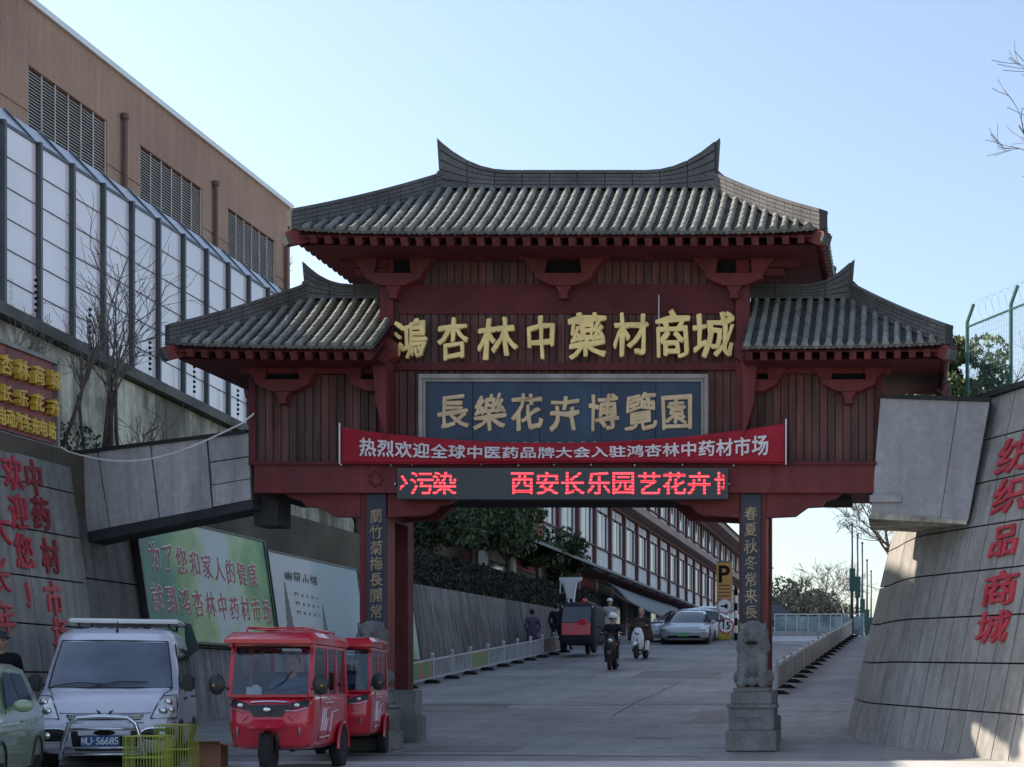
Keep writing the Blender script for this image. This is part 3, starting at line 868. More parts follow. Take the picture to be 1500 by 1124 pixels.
def make_lion(x, y, label):
    z0 = gz(y)
    t = thing('guardian_lion', label, 'stone lion', (x, y, z0))
    for nm, w, d, za, zb in (('base_block', .74, .66, 0, .30), ('carved_block', .66, .60, .30, .62), ('moulding', .72, .64, .62, .68), ('upper_block', .60, .54, .68, .86), ('lion_slab', .54, .50, .86, .93)):
        b = MB(); b.cbox((0, 0, (za+zb)/2), (w, d, zb-za-.002), .012); b.build(nm, M['stone2' if nm == 'base_block' else 'stone'], t)
    b = MB()
    for i in range(8):
        b.tube([(-.24+i*.06+.03*math.cos(a), -.302, .47+.03*math.sin(a)) for a in [k*math.pi/4 for k in range(9)]], .008, 5)
    b.build('carved_scroll', M['stone'], t)
    b = MB(); b.cbox((.02, .0, .75), (.62, .3, .10), .02)
    caps = []
    A = lambda *a: caps.append((*a, 0))
    for s in (-1, 1):
        A((s*.16, .12, 1.06), .13, (s*.15, -.04, 1.05), .11)        # haunch
        A((s*.17, -.02, .99), .06, (s*.17, -.18, .97), .05)         # hind paw
        A((s*.13, -.10, 1.32), .085, (s*.14, -.17, 1.00), .058)     # foreleg
        A((s*.14, -.19, .975), .06, (s*.14, -.22, .97), .055)       # paw
        A((s*.11, .02, 1.62), .10, (s*.15, .04, 1.45), .09)         # mane side
        A((s*.15, -.02, 1.72), .035, (s*.18, 0, 1.80), .015)        # ear
        A((s*.06, -.165, 1.665), .032, (s*.06, -.17, 1.665), .03)   # eye
        A((s*.06, -.19, 1.55), .035, (s*.03, -.23, 1.57), .03)      # cheek
        for k in range(4):
            A((s*.17, -.06+.05*k, 1.40+.09*k), .04, (s*.17, -.06+.05*k, 1.40+.09*k+.01), .04)
    A((0, .10, 1.15), .19, (0, -.03, 1.35), .17)                    # torso
    A((0, -.06, 1.38), .15, (0, -.04, 1.52), .13)                   # chest / neck
    A((0, -.02, 1.60), .15, (0, -.05, 1.66), .13)                   # head
    A((0, -.16, 1.59), .075, (0, -.21, 1.585), .055)                # muzzle
    A((0, -.15, 1.50), .05, (0, -.19, 1.49), .04)                   # jaw
    A((0, -.23, 1.62), .03, (0, -.24, 1.615), .02)                  # nose
    A((0, -.17, 1.41), .045, (0, -.175, 1.41), .04)                 # bell
    A((0, -.16, 1.00), .085, (0, -.17, 1.00), .08)                  # ball
    for k in range(9):
        a = math.pi*k/8
        A((.15*math.cos(a), .02, 1.66+.13*math.sin(a)), .045, (.16*math.cos(a), .03, 1.67+.13*math.sin(a)), .04)
    fuse([((c[0][0]*1.08, c[0][1]*1.0, .93+(c[0][2]-.93)*1.10), c[1]*1.06, (c[2][0]*1.08, c[2][1]*1.0, .93+(c[2][2]-.93)*1.10), c[3]*1.06, 0) for c in caps], .014, [M['stone']], 'lion', t, jit=.006)
    b = MB(); b.box(-.085, .085, -.272, -.20, 1.562, 1.59); b.build('mouth', M['black'], t)
    return t
make_lion(-2.19, 22.72, 'grey stone guardian lion on a carved pedestal at the right gate column')
make_lion(-7.86, 22.78, 'grey stone guardian lion mostly hidden behind the red tricycles')
ground()

# ------------------------------------------------------------------ left walls and terrace
LX = lambda z: -12.35 - .14*(z-.8)     # face of the lower left wall
LTOP = 5.37
def lpt(y, z, off=0): return Vector((LX(z)+off, y, z))
def wall_grid(root, name, m, fn, us, vs, gap=.012, thick=.10, org=(0, 0, 0), nsub=1, bias=.004):
    """panels between the lines us x vs on fn(u, v, depth)"""
    for i in range(len(us)-1):
        for j in range(len(vs)-1):
            b = MB(org); pr = rnd.uniform(0, bias)
            u0, u1 = us[i]+gap, us[i+1]-gap; v0, v1 = vs[j]+gap, vs[j+1]-gap
            n = nsub
            fr = [fn(u0+(u1-u0)*k/n, v, pr) for v in (v0, v1) for k in range(n+1)]
            bk = [fn(u0+(u1-u0)*k/n, v, -thick) for v in (v0, v1) for k in range(n+1)]
            q = len(fr); vs_ = fr+bk; fs = []
            for k in range(n):
                fs.append((k, k+1, n+2+k, n+1+k))
                fs.append((k, k+1, q+k+1, q+k)); fs.append((n+1+k, n+2+k, q+n+2+k, q+n+1+k))
            fs.append((0, n+1, q+n+1, q)); fs.append((n, 2*n+1, q+2*n+1, q+n))
            b.add(vs_, fs)
            b.build(name, m, root)
# near left wall with red characters
lw = thing('retaining_wall', 'leaning grey panel wall with red characters at the left edge', 'wall', (-12.6, 20, gz(20)))
lo = tuple(lw.location)
b = MB(lo)
b.loft([[lpt(y, .3, -.12), lpt(y, LTOP, -.12), (-13.9, y, LTOP), (-13.9, y, .3)] for y in (14.0, 23.95)]); b.build('wall_core', M['joint'], lw)
zs = [.45, 1.2, 1.9, 2.6, 3.3, 4.0, 4.7, LTOP+.03]
ys = [14.0, 15.4, 16.8, 18.2, 19.6, 21.0, 22.4, 23.95]
wall_grid(lw, 'wall_panel', M['panelL'], lambda u, v, d: lpt(u, v, d), ys, zs, org=lo)
M['redchar'] = mat('faded_red_letter', (.46, .045, .065), .55, var=.25, scale=5, fine=.15, dirt=.35, dirtcol=(.20, .03, .035))
M['redfaded'] = mat('worn_red_letter', (.26, .03, .04), .7, var=.35, scale=6, fine=.2, dirt=.6, dirtcol=(.14, .07, .07))
def wchar(ch, y, z, w, h, parent, org, m=None, bold=.02):
    c = lpt(y, z, .012); up = (lpt(y, z+1) - lpt(y, z)).normalized()
    letter(ch, flat(c, w, h, (0, 1, 0), up, (1, 0, 0)), 'red_character', m or M['redchar'], parent, bold=bold, depth=.05, brush=.5, org=org)
def ypx(px, z): # distance at which the wall face meets pixel column px
    return LX(z)*F/(px-VX)
for ch, px, py in (('欢', 17, 692), ('迎', 25, 750), ('您', 33, 808), ('!', 40, 872), ('中', 48, 700), ('药', 58, 752), ('材', 72, 815), ('市', 77, 877), ('场', 88, 930), ('大', -3, 772), ('长', -2, 842), ('年', 6, 905)):
    z = 3.0
    for _ in range(4):
        y = ypx(px, z); z = PZ(py, y)
    wchar(ch, y, z, .50, .54, lw, lo, M['redfaded'] if ch in '中药材' else None, bold=.028 if ch in '中药材' else .015)
# second stretch of the wall, set back in the shade of the girder, then the ramp wall
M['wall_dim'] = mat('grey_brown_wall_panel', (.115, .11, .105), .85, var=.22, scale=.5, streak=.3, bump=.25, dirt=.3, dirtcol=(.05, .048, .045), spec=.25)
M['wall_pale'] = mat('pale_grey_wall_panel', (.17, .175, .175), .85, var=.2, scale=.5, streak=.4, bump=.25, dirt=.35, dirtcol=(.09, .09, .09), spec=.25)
lw2 = thing('retaining_wall', 'grey retaining wall carrying the green and white billboards beside the ramp', 'wall', (-12.8, 32, gz(32)))
l2 = tuple(lw2.location)
b = MB(l2); b.loft([[lpt(y, .3, -.22), lpt(y, LTOP-.05, -.22), (-14.9, y, LTOP-.05), (-14.9, y, .3)] for y in (23.96, 40.2)]); b.build('wall_core', M['joint'], lw2)
ys = [24.0, 25.9, 28.5, 31.0, 33.6, 36.2, 38.2, 40.2]
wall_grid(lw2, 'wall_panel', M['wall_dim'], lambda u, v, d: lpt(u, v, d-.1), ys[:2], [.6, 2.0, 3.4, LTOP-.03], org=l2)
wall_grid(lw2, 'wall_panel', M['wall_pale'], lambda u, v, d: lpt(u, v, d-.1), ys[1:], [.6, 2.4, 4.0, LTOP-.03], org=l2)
# wall of the ramp
lw3 = thing('retaining_wall', 'dark streaked concrete wall of the ramp under the hedge', 'wall', (-12.8, 52, gz(52)))
l3 = tuple(lw3.location); RT = lambda y: 4.45+.012*(y-40)
def rp_(u, v, d): return Vector((-12.45-.17*v*(RT(u)-gz(u)) + d, u, gz(u)-.3+v*(RT(u)-gz(u)+.3)))
b = MB(l3); b.loft([[rp_(y, 0, -.12), rp_(y, 1, -.12), (-15.5, y, RT(y)), (-15.5, y, 1)] for y in (40.3, 66)]); b.build('wall_core', M['joint'], lw3)
wall_grid(lw3, 'wall_panel', M['rampwall'], rp_, [40.3+3.67*i for i in range(8)], [0, 1.0], gap=.006, org=l3)
# terrace behind these walls
b = MB(); b.loft([[(-12.95, y, LTOP-.01), (-15.05, y, LTOP+.02), (-15.05, y, 3), (-12.95, y, 3)] for y in (14, 24, 40.2)]); struct(b.build('terrace', M['earth']))
b = MB(); b.grid(lambda u, v: (-13-30*u, 40.25+24*v, (RT(40.25+24*v) if u < .1 else 5.2)), 10, 10); struct(b.build('upper_terrace', M['earth']))
# upper stained retaining wall
up = thing('upper_retaining_wall', 'old stained concrete retaining wall below the tall glazed noise barrier', 'wall', (-15.1, 35, LTOP))
uo = tuple(up.location)
UT = lambda y: 7.95 - .042*(y-24)
us = [14, 17.5, 21, 24.5, 28, 31.5, 35, 38.5, 42, 45.5]
wall_grid(up, 'wall_block', M['stain_sun_patch'], lambda u, v, d: Vector((-15.0-.05*(v*2)+d, u, LTOP-.3+v*(UT(u)-LTOP+.3))), us, [0, 1.0], gap=.008, thick=.5, org=uo)
for i in range(len(us)-1):
    b = MB(uo); b.loft([[(-14.9, y, UT(y)), (-14.9, y, UT(y)+.2), (-15.5, y, UT(y)+.2), (-15.5, y, UT(y))] for y in (us[i]+.005, us[i+1]-.005)]); b.build('coping', M['cap'], up)
b = MB(); b.loft([[(-15.4, y, UT(y)+.1), (-60, y, UT(y)+.1), (-60, y, 3), (-15.4, y, 3)] for y in (14, 45.5, 62)]); struct(b.build('high_ground', M['earth']))

# ------------------------------------------------------------------ glazed noise barrier
def panel_mat():
    m = bpy.data.materials.new('frosted_barrier_sheet'); m.use_nodes = True; t = m.node_tree
    b = t.nodes['Principled BSDF']; out = t.nodes['Material Output']
    b.inputs['Base Color'].default_value = (.60, .585, .67, 1); b.inputs['Roughness'].default_value = .35
    tl = nn(t, 'ShaderNodeBsdfTranslucent'); mx = nn(t, 'ShaderNodeMixShader'); mx.inputs[0].default_value = .55
    n = nn(t, 'ShaderNodeTexNoise'); n.inputs['Scale'].default_value = .6; g = nn(t, 'ShaderNodeNewGeometry'); t.links.new(g.outputs['Position'], n.inputs['Vector'])
    r = nn(t, 'ShaderNodeValToRGB'); r.color_ramp.elements[0].position = .35; r.color_ramp.elements[1].position = .65
    r.color_ramp.elements[0].color = (.86, .79, .81, 1); r.color_ramp.elements[1].color = (.95, .88, .89, 1)
    t.links.new(n.outputs[0], r.inputs[0]); t.links.new(r.outputs[0], tl.inputs[0]); t.links.new(r.outputs[0], b.inputs['Base Color'])
    gl = nn(t, 'ShaderNodeBsdfGlossy'); gl.inputs['Roughness'].default_value = .12; gl.inputs['Color'].default_value = (.95, .93, .97, 1)
    m2 = nn(t, 'ShaderNodeMixShader'); m2.inputs[0].default_value = .16
    t.links.new(b.outputs[0], mx.inputs[1]); t.links.new(tl.outputs[0], mx.inputs[2]); mx.inputs[0].default_value = .3
    t.links.new(mx.outputs[0], m2.inputs[1]); t.links.new(gl.outputs[0], m2.inputs[2]); t.links.new(m2.outputs[0], out.inputs[0])
    return m
M['barrier'] = panel_mat()
M['slant'] = mat('grey_slanted_sheet', (.24, .24, .26), .3, var=.2)
nbz = lambda y: UT(y)+.2
nb_ = thing('noise_barrier', 'tall noise barrier of frosted sheets between dark steel posts on the stained wall', 'noise barrier', (-15.2, 30, nbz(30)))
no = tuple(nb_.location); BT = 11.2
k = 0; y = 26.96 - 1.083*6
while y < 46:
    b = MB(no); b.box(-15.28, -15.08, y-.032, y+.032, nbz(y)-.05, BT+.05); b.build('post', M['steel_g'], nb_)
    b = MB(no); b.bar((-15.18, y, BT), (-15.75, y, BT+.62), .07, .09); b.build('slanted_arm', M['steel_g'], nb_)
    y1 = y+1.083
    for r in range(6):
        def zz(yy, q): return nbz(yy) + (BT-nbz(yy))*q/6
        b = MB(no)
        b.loft([[(-15.16, yy, zz(yy, r)+.006), (-15.16, yy, zz(yy, r+1)-.006), (-15.19, yy, zz(yy, r+1)-.006), (-15.19, yy, zz(yy, r)+.006)] for yy in (y+.06, y1-.06)])
        b.build('frosted_sheet', M['barrier'], nb_)
        if r:
            b = MB(no); b.bar((-15.165, y+.06, zz(y, r)), (-15.165, y1-.06, zz(y1, r)), .05, .011); b.build('sheet_joint', M['steel_g'], nb_)
    b = MB(no); b.bar((-15.18, y+.06, BT+.02), (-15.18, y1-.06, BT+.02), .08, .06); b.build('top_rail', M['steel_g'], nb_)
    b = MB(no)
    b.loft([[(-15.2, yy, BT+.06), (-15.72, yy, BT+.60), (-15.74, yy, BT+.58), (-15.22, yy, BT+.04)] for yy in (y+.05, y1-.05)]); b.build('slanted_sheet', M['slant'], nb_)
    y = y1
# electric-fence insulator poles along the coping
pole0 = None
for px in (52, 131, 219, 284, 348):
    y = 14.95*F/(VX-px)
    if pole0 is None:
        t = thing('insulator_pole', 'short pole with a row of black insulators, leftmost of the five on the stained wall', 'fence pole', (-14.95, y, UT(y)+.2), 0, 'insulator poles along the stained wall')
        b = MB(); b.tube([(0, 0, 0), (0, 0, .75)], .010, 6); b.build('pole', M['alu'], t)
        ms = MB(); ms.lathe([(.012, 0), (.03, .01), (.03, .045), (.012, .055)], n=8); mm = ms.mesh('insulator', M['black'])
        for i in range(6): link('insulator', mm, t, (0.01, 0, .12+.105*i))
        pole0 = t
    else:
        t = copy_tree(pole0); t.location = (-14.95, y, UT(y)+.2)
        t['label'] = {131: 'short insulator pole beside the multi-stemmed bare shrub, second from the left', 219: 'short insulator pole just right of the bare shrub, third from the left',
                      284: 'short insulator pole left of the lower left roof corner, fourth from the left', 348: 'short insulator pole next to the left gate body, rightmost of the five'}[px]

# ------------------------------------------------------------------ brown building
bb = thing('brown_building', 'large brown rendered building with louvred openings above the noise barrier', 'building', (-22, 45, 7))
bo = tuple(bb.location)
BY0, BY1, BZ = 27.2, 55.3, 18.95
wins = [(38.7, 42.55), (44.4, 48.35), (50.2, 54.0)]
yc = [BY0] + [v for w in wins for v in w] + [BY1]
for i in range(len(yc)-1):
    if i % 2 == 0:
        b = MB(bo); b.box(-23, -22, yc[i], yc[i+1], 6, 17.4); b.build('wall_pier', M['brown'], bb)
    else:
        b = MB(bo); b.box(-23, -22, yc[i], yc[i+1], 6, 15.78); b.build('wall_spandrel', M['brown'], bb)
b = MB(bo); b.box(-34, -22, BY0, BY1, 17.4, BZ); b.build('parapet', M['brown'], bb)
b = MB(bo); b.box(-34, -23, BY0, BY1, 6, 17.4); b.build('rear_block', M['brown'], bb)
b = MB(bo); b.box(-34.1, -21.9, BY0-.1, BY1+.1, BZ, BZ+.16); b.build('roof_trim', M['trim'], bb)
for y in [BY0+.2+i*2.4 for i in range(12)]:
    b = MB(bo); b.tube([(-22.3, y, BZ+.16), (-22.3, y, BZ+.42)], .02, 5); b.build('rail_post', M['alu'], bb)
b = MB(bo); b.tube([(-22.3, BY0, BZ+.42), (-22.3, BY1, BZ+.42)], .014, 5); b.build('lightning_wire', M['alu'], bb)
for y0, y1 in wins:
    b = MB(bo); b.box(-22.42, -22.36, y0+.005, y1-.005, 15.785, 17.395); w = b.build('window', M['darkmetal'], bb)
    b = MB(bo)
    z = 15.86
    while z < 17.33:
        b.loft([[(-22.06, yy, z), (-22.05, yy, z+.008), (-22.10, yy, z+.062), (-22.11, yy, z+.056)] for yy in (y0+.03, y1-.03)])
        z += .083
    b.build('louvre_slats', M['louver'], w, kind='stuff')
    n = 6
    for i in range(n+1):
        y = y0+.04+(y1-y0-.08)*i/n
        b = MB(bo); b.box(-22.045, -22.02, y-.016, y+.016, 15.80, 17.38); b.build('mullion', M['louver'], w)
    b = MB(bo); b.box(-22.34, -21.96, y0-.05, y1+.05, 15.70, 15.778); b.build('sill', M['brown'], w)
for y in (37.15, 43.35, 49.1, 54.75):
    b = MB(bo); b.tube([(-21.9, y, 8), (-21.9, y, 17.75)], .07, 10); b.lathe([(.07, 0), (.11, .06), (.11, .18), (.09, .2)], (-21.9, y, 17.7), n=10); b.build('drain_pipe', M['brown_d'], bb)
for i in range(0, len(yc)-1, 2):
    b = MB(bo); b.box(-22.0, -21.985, yc[i]+.02, yc[i+1]-.02, 16.2, 16.225); b.build('render_joint', M['brown_d'], bb)

# ------------------------------------------------------------------ girders that tie the gate to the walls
def girder(name, label, pts_f, y, depth, parts):
    t = thing(name, label, 'concrete girder', tuple(sum((Vector(p) for p in pts_f), Vector())/len(pts_f)))
    return t
# left girder: front face runs back to the left wall
TL, TR, BR, BL = P(96, 669, 24.5), P(372, 634, YF+.02), P(376, 738, YF+.02), P(118, 789, 24.5)
g1 = thing('concrete_girder', 'long stained grey concrete girder between the gate and the left wall', 'girder', tuple((BL+BR)/2))
go = tuple(g1.location)
def gface(u, v, d=0):
    p = (BL.lerp(BR, u)).lerp(TL.lerp(TR, u), v)
    return p + Vector((0, -d, 0))
def gpanel(name, u0, u1, v0, v1, m, d=.02, back=.42):
    b = MB(go)
    q = [gface(u0, v0), gface(u1, v0), gface(u1, v1), gface(u0, v1)]
    fr = [p+Vector((0, -d, 0)) for p in q]; bk = [p+Vector((0, back, 0)) for p in q]
    b.loft([fr, bk]); b.build(name, m, g1)
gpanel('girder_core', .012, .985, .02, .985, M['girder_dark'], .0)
e = [0, .185, .47, .765]
for i in range(3): gpanel('girder_panel', e[i]+.003, e[i+1]-.004, 0.06, 1, M['girder'], .03+.008*(i % 2), .42)
for v0, v1 in ((.68, 1.0), (.37, .665), (.07, .355)): gpanel('girder_panel', .770, .975, v0, v1, M['girder'], .025 if v0 != .37 else .012, .42)
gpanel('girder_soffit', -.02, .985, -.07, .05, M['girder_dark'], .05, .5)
gpanel('girder_coping', -.015, .97, 1.0, 1.045, M['joint'], .07, .5)
b = MB(go); a = P(372, 704, YF+.3); c_ = P(407, 770, YF+.3); b.box(a.x, c_.x, a.y, a.y+.5, c_.z, a.z); b.build('bearing_block', M['girder_dark'], g1)
# right girder
TL, TR, BR, BL = P(1290, 584, YF-.12), P(1452, 590, YF-.12), P(1420, 764, YF-.12), P(1276, 752, YF-.12)
g2 = thing('concrete_girder', 'short smooth grey concrete girder between the gate and the right wall', 'girder', tuple((BL+BR)/2))
go = tuple(g2.location); g1 = g2
gpanel('girder_core', .006, 1.0, .012, .99, M['girder_dark'], .0, 1.5)
M['girder_r'] = mat('smooth_girder_concrete', (.30, .30, .31), .75, var=.12, scale=.6, streak=.1, bump=.1, dirt=.2, dirtcol=(.13, .13, .14), spec=.3)
gpanel('girder_panel', 0, .70, .0, 1, M['girder_r'], .03, 1.5)
gpanel('girder_panel', .706, .985, .0, 1, M['girder_r'], .04, 1.5)
gpanel('girder_coping', 0, 1.0, 1.0, 1.035, M['joint'], .07, 1.55)
b = MB(go); a = P(1272, 760, YF-.2); c = P(1416, 768, YF-.2); b.loft([[a, c, c+Vector((0, 1.6, 0)), a+Vector((0, 1.6, 0))], [a+Vector((.05, 0, .10)), c+Vector((0, 0, .05)), c+Vector((0, 1.6, .05)), a+Vector((.05, 1.6, .1))]])
b.build('drip_ledge', M['stain_sun_patch'], g2)
b = MB(go); a = P(1276, 735, YF-.16); b.box(a.x-.02, a.x+.45, a.y-.06, a.y+.3, a.z-.01, a.z+.09); b.build('bearing_block', M['girder_r'], g2)

# ------------------------------------------------------------------ red sign on top of the left wall
rs = thing('sign_board', 'red rusty sign board with yellow characters on top of the left wall', 'sign', (-13.1, 22, LTOP))
ro = tuple(rs.location)
M['signred'] = mat('red_sign_sheet', (.20, .022, .03), .5, var=.25, scale=2.5, fine=.1, streak=.3, dirt=.2, dirtcol=(.33, .16, .12))
M['yellow'] = mat('yellow_letter', (.62, .42, .06), .5, var=.15, scale=5, dirt=.2, dirtcol=(.3, .2, .05))
SX = -13.05
y = 19.4
while y < 23.6:
    y1 = y+.6
    b = MB(ro); b.box(SX-.05, SX+(.0 if int(y*10) % 2 else .006), y+.006, min(y1, 23.68)-.006, LTOP+.05, 6.66); b.build('sign_sheet', M['signred'], rs); y = y1
for a in ((SX-.05, SX+.05, 19.4, 23.7, 6.66, 6.72), (SX-.05, SX+.05, 23.68, 23.74, LTOP+.02, 6.72)):
    b = MB(ro); b.box(*a); b.build('sign_frame', M['greyframe'], rs)
for i, ch in enumerate('城商林杏'): 
    y = SX*F/(71-24*i-VX); letter(ch, flat((SX+.07, y, PZ(557-7.5*i, y)), .30, .30, (0, 1, 0), (0, 0, 1), (1, 0, 0)), 'yellow_character', M['yellow'], rs, bold=.02, depth=.10, org=ro)
for i, ch in enumerate('卉花乐长'):
    y = SX*F/(71-24*i-VX); letter(ch, flat((SX+.07, y, PZ(597-7*i, y)), .27, .26, (0, 1, 0), (0, 0, 1), (1, 0, 0)), 'yellow_character', M['yellow'], rs, bold=.02, depth=.10, org=ro)
for i, ch in enumerate('站电充车汽动电'):
    y = SX*F/(71-12.2*i-VX); letter(ch, flat((SX+.04, y, PZ(631-3.6*i, y)), .215, .27, (0, 1, 0), (0, 0, 1), (1, 0, 0)), 'yellow_character', M['yellow'], rs, bold=.03, depth=.05, org=ro)

# ------------------------------------------------------------------ billboards
def print_mat(name, stops, seed, noise_s=.6, blotch=((.1, .3, .15), .0)):
    """flat printed picture: colours run along the board with soft cloudy shapes"""
    m = bpy.data.materials.new(name); m.use_nodes = True; t = m.node_tree; b = t.nodes['Principled BSDF']
    b.inputs['Roughness'].default_value = .45
    g = nn(t, 'ShaderNodeNewGeometry'); n = nn(t, 'ShaderNodeTexNoise'); n.inputs['Scale'].default_value = noise_s; n.inputs['Detail'].default_value = 5
    mp = nn(t, 'ShaderNodeMapping'); mp.inputs['Location'].default_value = (seed, seed, 0); t.links.new(g.outputs['Position'], mp.inputs[0]); t.links.new(mp.outputs[0], n.inputs['Vector'])
    s = nn(t, 'ShaderNodeSeparateXYZ'); t.links.new(g.outputs['Position'], s.inputs[0])
    mr = nn(t, 'ShaderNodeMapRange'); mr.inputs[1].default_value = stops[0]; mr.inputs[2].default_value = stops[1]; t.links.new(s.outputs[1], mr.inputs[0])
    a = nn(t, 'ShaderNodeMath', operation='MULTIPLY_ADD'); a.inputs[1].default_value = .8; t.links.new(n.outputs[0], a.inputs[0])
    a2 = nn(t, 'ShaderNodeMath', operation='SUBTRACT'); a2.inputs[1].default_value = .4; t.links.new(mr.outputs[0], a.inputs[2]); t.links.new(a.outputs[0], a2.inputs[0])
    r = nn(t, 'ShaderNodeValToRGB'); r.color_ramp.elements[0].position = 0
    cs = stops[2]
    r.color_ramp.elements[0].color = (*cs[0], 1); r.color_ramp.elements[1].color = (*cs[-1], 1)
    for i in range(1, len(cs)-1):
        e = r.color_ramp.elements.new(i/(len(cs)-1)); e.color = (*cs[i], 1)
    t.links.new(a2.outputs[0], r.inputs[0]); t.links.new(r.outputs[0], b.inputs['Base Color'])
    return m
def board(name, label, y0, y1, z0, z1, m):
    t = thing(name, label, 'billboard', tuple(lpt((y0+y1)/2, z0)))
    o = tuple(t.location)
    b = MB(o); b.grid(lambda u, v: lpt(y0+(y1-y0)*u, z0+(z1-z0)*v, .0), 12, 4)
    s = b.build('printed_sheet', m, t)
    sm = s.modifiers.new('s', 'SOLIDIFY'); sm.thickness = .03
    for a, c, za, zb in ((y0-.04, y0, z0, z1), (y1, y1+.04, z0, z1)):
        b = MB(o); b.loft([[lpt(a, z, .05), lpt(c, z, .05), lpt(c, z, -.06), lpt(a, z, -.06)] for z in (za, zb)]); b.build('edge_strip', M['darkmetal'], t)
    for z in (z0-.04, z1):
        b = MB(o); b.loft([[lpt(yy, z, .05), lpt(yy, z+.04, .05), lpt(yy, z+.04, -.06), lpt(yy, z, -.06)] for yy in (y0-.04, y1+.04)]); b.build('edge_strip', M['darkmetal'], t)
    return t
G = (.012, .12, .07)
bd1 = board('billboard', 'green billboard with two rows of red brush characters on the ramp wall', 25.75, 30.95, 2.50, 4.62,
            print_mat('green_print', (25.7, 31, [G, (.018, .20, .10), (.12, .28, .08), (.34, .44, .20), (.42, .48, .52), (.34, .46, .26), (.12, .30, .07), (.02, .15, .06)]), 3, 1.1))
M['maroon'] = mat('maroon_print', (.30, .035, .05), .5, var=.2, scale=6)
M['printw'] = mat('white_outline_print', (.62, .62, .58), .5, var=.1)
o1 = tuple(bd1.location)
for row, (s_, ya, yb, z, h, w) in enumerate((('为了您和家人的健康', 26.25, 30.2, 3.93, .50, .42), ('就到鸿杏林中药材市场', 26.15, 30.65, 3.20, .50, .42))):
    for i, ch in enumerate(s_):
        y = ya+(yb-ya)*i/(len(s_)-1); zz = z - (.05*i/8 if row == 0 else 0)
        up_ = (lpt(y, 4)-lpt(y, 3)).normalized()
        letter(ch, flat(lpt(y, zz, .032), w, h, (0, 1, 0), up_, (1, 0, 0)), 'outline_character', M['printw'], bd1, bold=.065, depth=.001, brush=.9, org=o1)
        letter(ch, flat(lpt(y, zz, .035), w, h, (0, 1, 0), up_, (1, 0, 0)), 'brush_character', M['maroon'], bd1, bold=.012, depth=.001, brush=.9, org=o1)
bd2 = board('billboard', 'white and pale blue billboard with grey logo lettering right of the green one', 31.1, 36.2, 2.42, 4.45,
            print_mat('pale_print', (31, 36.3, [(.40, .41, .42), (.42, .44, .45), (.38, .41, .43), (.22, .31, .33), (.18, .28, .32), (.26, .36, .38)]), 9, .5))
M['ink'] = mat('grey_ink', (.05, .055, .065), .5, var=.2, scale=5)
o2 = tuple(bd2.location)
for i, ch in enumerate('幽风小镇'):
    letter(ch, flat(lpt(32.0+i*.46, 3.93, .032), .42, .42, (0, 1, 0), (0, 0, 1), (1, 0, 0)), 'ink_character', M['ink'], bd2, bold=.01, depth=.001, org=o2)
for k in range(3):
    for i, ch in enumerate('■商务中心'[0:5]):
        letter(ch if i else '口', flat(lpt(32.3+i*.27+(.06 if i else 0), 3.62-.19*k, .032), .15 if i else .22, .13 if i else .15, (0, 1, 0), (0, 0, 1), (1, 0, 0)), 'small_character', M['ink'], bd2, bold=.05 if i == 0 else .0, depth=.001, org=o2)
for y_, w_, n_, dz in ((31.75, .20, 6, .17), (33.7, .13, 5, .13)):
    b = MB(o2); prof = [(-w_, 0)]
    for k in range(n_): prof += [(-w_*(n_-k)/n_, dz*k+dz*.6), (-w_*(n_-k)/n_*.7, dz*k+dz)]
    prof = prof[1:]
    rt = [(-y, z) for y, z in prof[::-1]]
    pts = [(-w_, 0)]+prof+rt+[(w_, 0)]
    b.add([lpt(y_+p[0], 2.85+p[1], .034) for p in pts], [list(range(len(pts)))])
    b.build('printed_pagoda', M['ink'], bd2)
bd3 = board('billboard', 'pale green billboard glimpsed between the left gate columns', 36.35, 40.1, 2.42, 4.4,
            print_mat('pale_green_print', (36, 40.2, [(.30, .40, .36), (.36, .42, .38), (.10, .28, .12), (.3, .38, .33)]), 5, .6))

# ------------------------------------------------------------------ right wall
def rbase(t):
    """t: metres along the base of the right wall; 0 is the bend, positive comes towards the camera"""
    if t > 1.2: return Vector((-.40+.474*(t-1.2), 24.05-.881*(t-1.2), 0)), Vector((.881, .474, 0))
    if t < -1.2: 
        k = -t-1.2
        return Vector((-.98-.018*k, 26.3+k, 0)), Vector((1, .018, 0)).normalized()
    # quarter bend
    s = (t+1.2)/2.4; a, b_, c = Vector((-.98, 26.3, 0)), Vector((-.955, 25.05, 0)), Vector((-.40, 24.05, 0))
    p = a*(1-s)**2 + b_*2*s*(1-s) + c*s*s
    n = Vector((1, .018, 0)).lerp(Vector((.881, .474, 0)), s).normalized()
    return p, n
RZT = 6.10
def rwp(t, z, d=0):
    p, n = rbase(t); g = gz(p.y)
    q = p + n*(.235*(z-.75)) - n*d
    return Vector((q.x, q.y, z))
rw = thing('retaining_wall', 'leaning curved grey panel wall with red characters on the right', 'wall', (1, 23, gz(23)))
ro = tuple(rw.location)
RTOP = lambda t: RZT - (.25 if t < 0 else max(0, .25-.2*t)) + max(0, -t-1.2)*.06
ts = [-36, -31, -26, -21.5, -17.5, -14, -11, -8.5, -6.5, -5, -3.8, -2.8, -1.9, -1.2, -.75, -.3, .15, .6, 1.05, 1.5, 1.95, 2.4, 2.85, 3.3, 3.75, 4.2, 4.65, 5.1, 5.7, 6.3, 7.0]
core = MB(ro)
core.loft([[rwp(t, .1, -.11), rwp(t, RTOP(t)-.01, -.11), rwp(t, RTOP(t)-.01, -.9), rwp(t, .1, -2.2)] for t in ts]); core.build('wall_core', M['joint'], rw)
def zline(t, j):
    g = gz(rbase(t)[0].y)-.05; return g + (RTOP(t)-g)*j/8
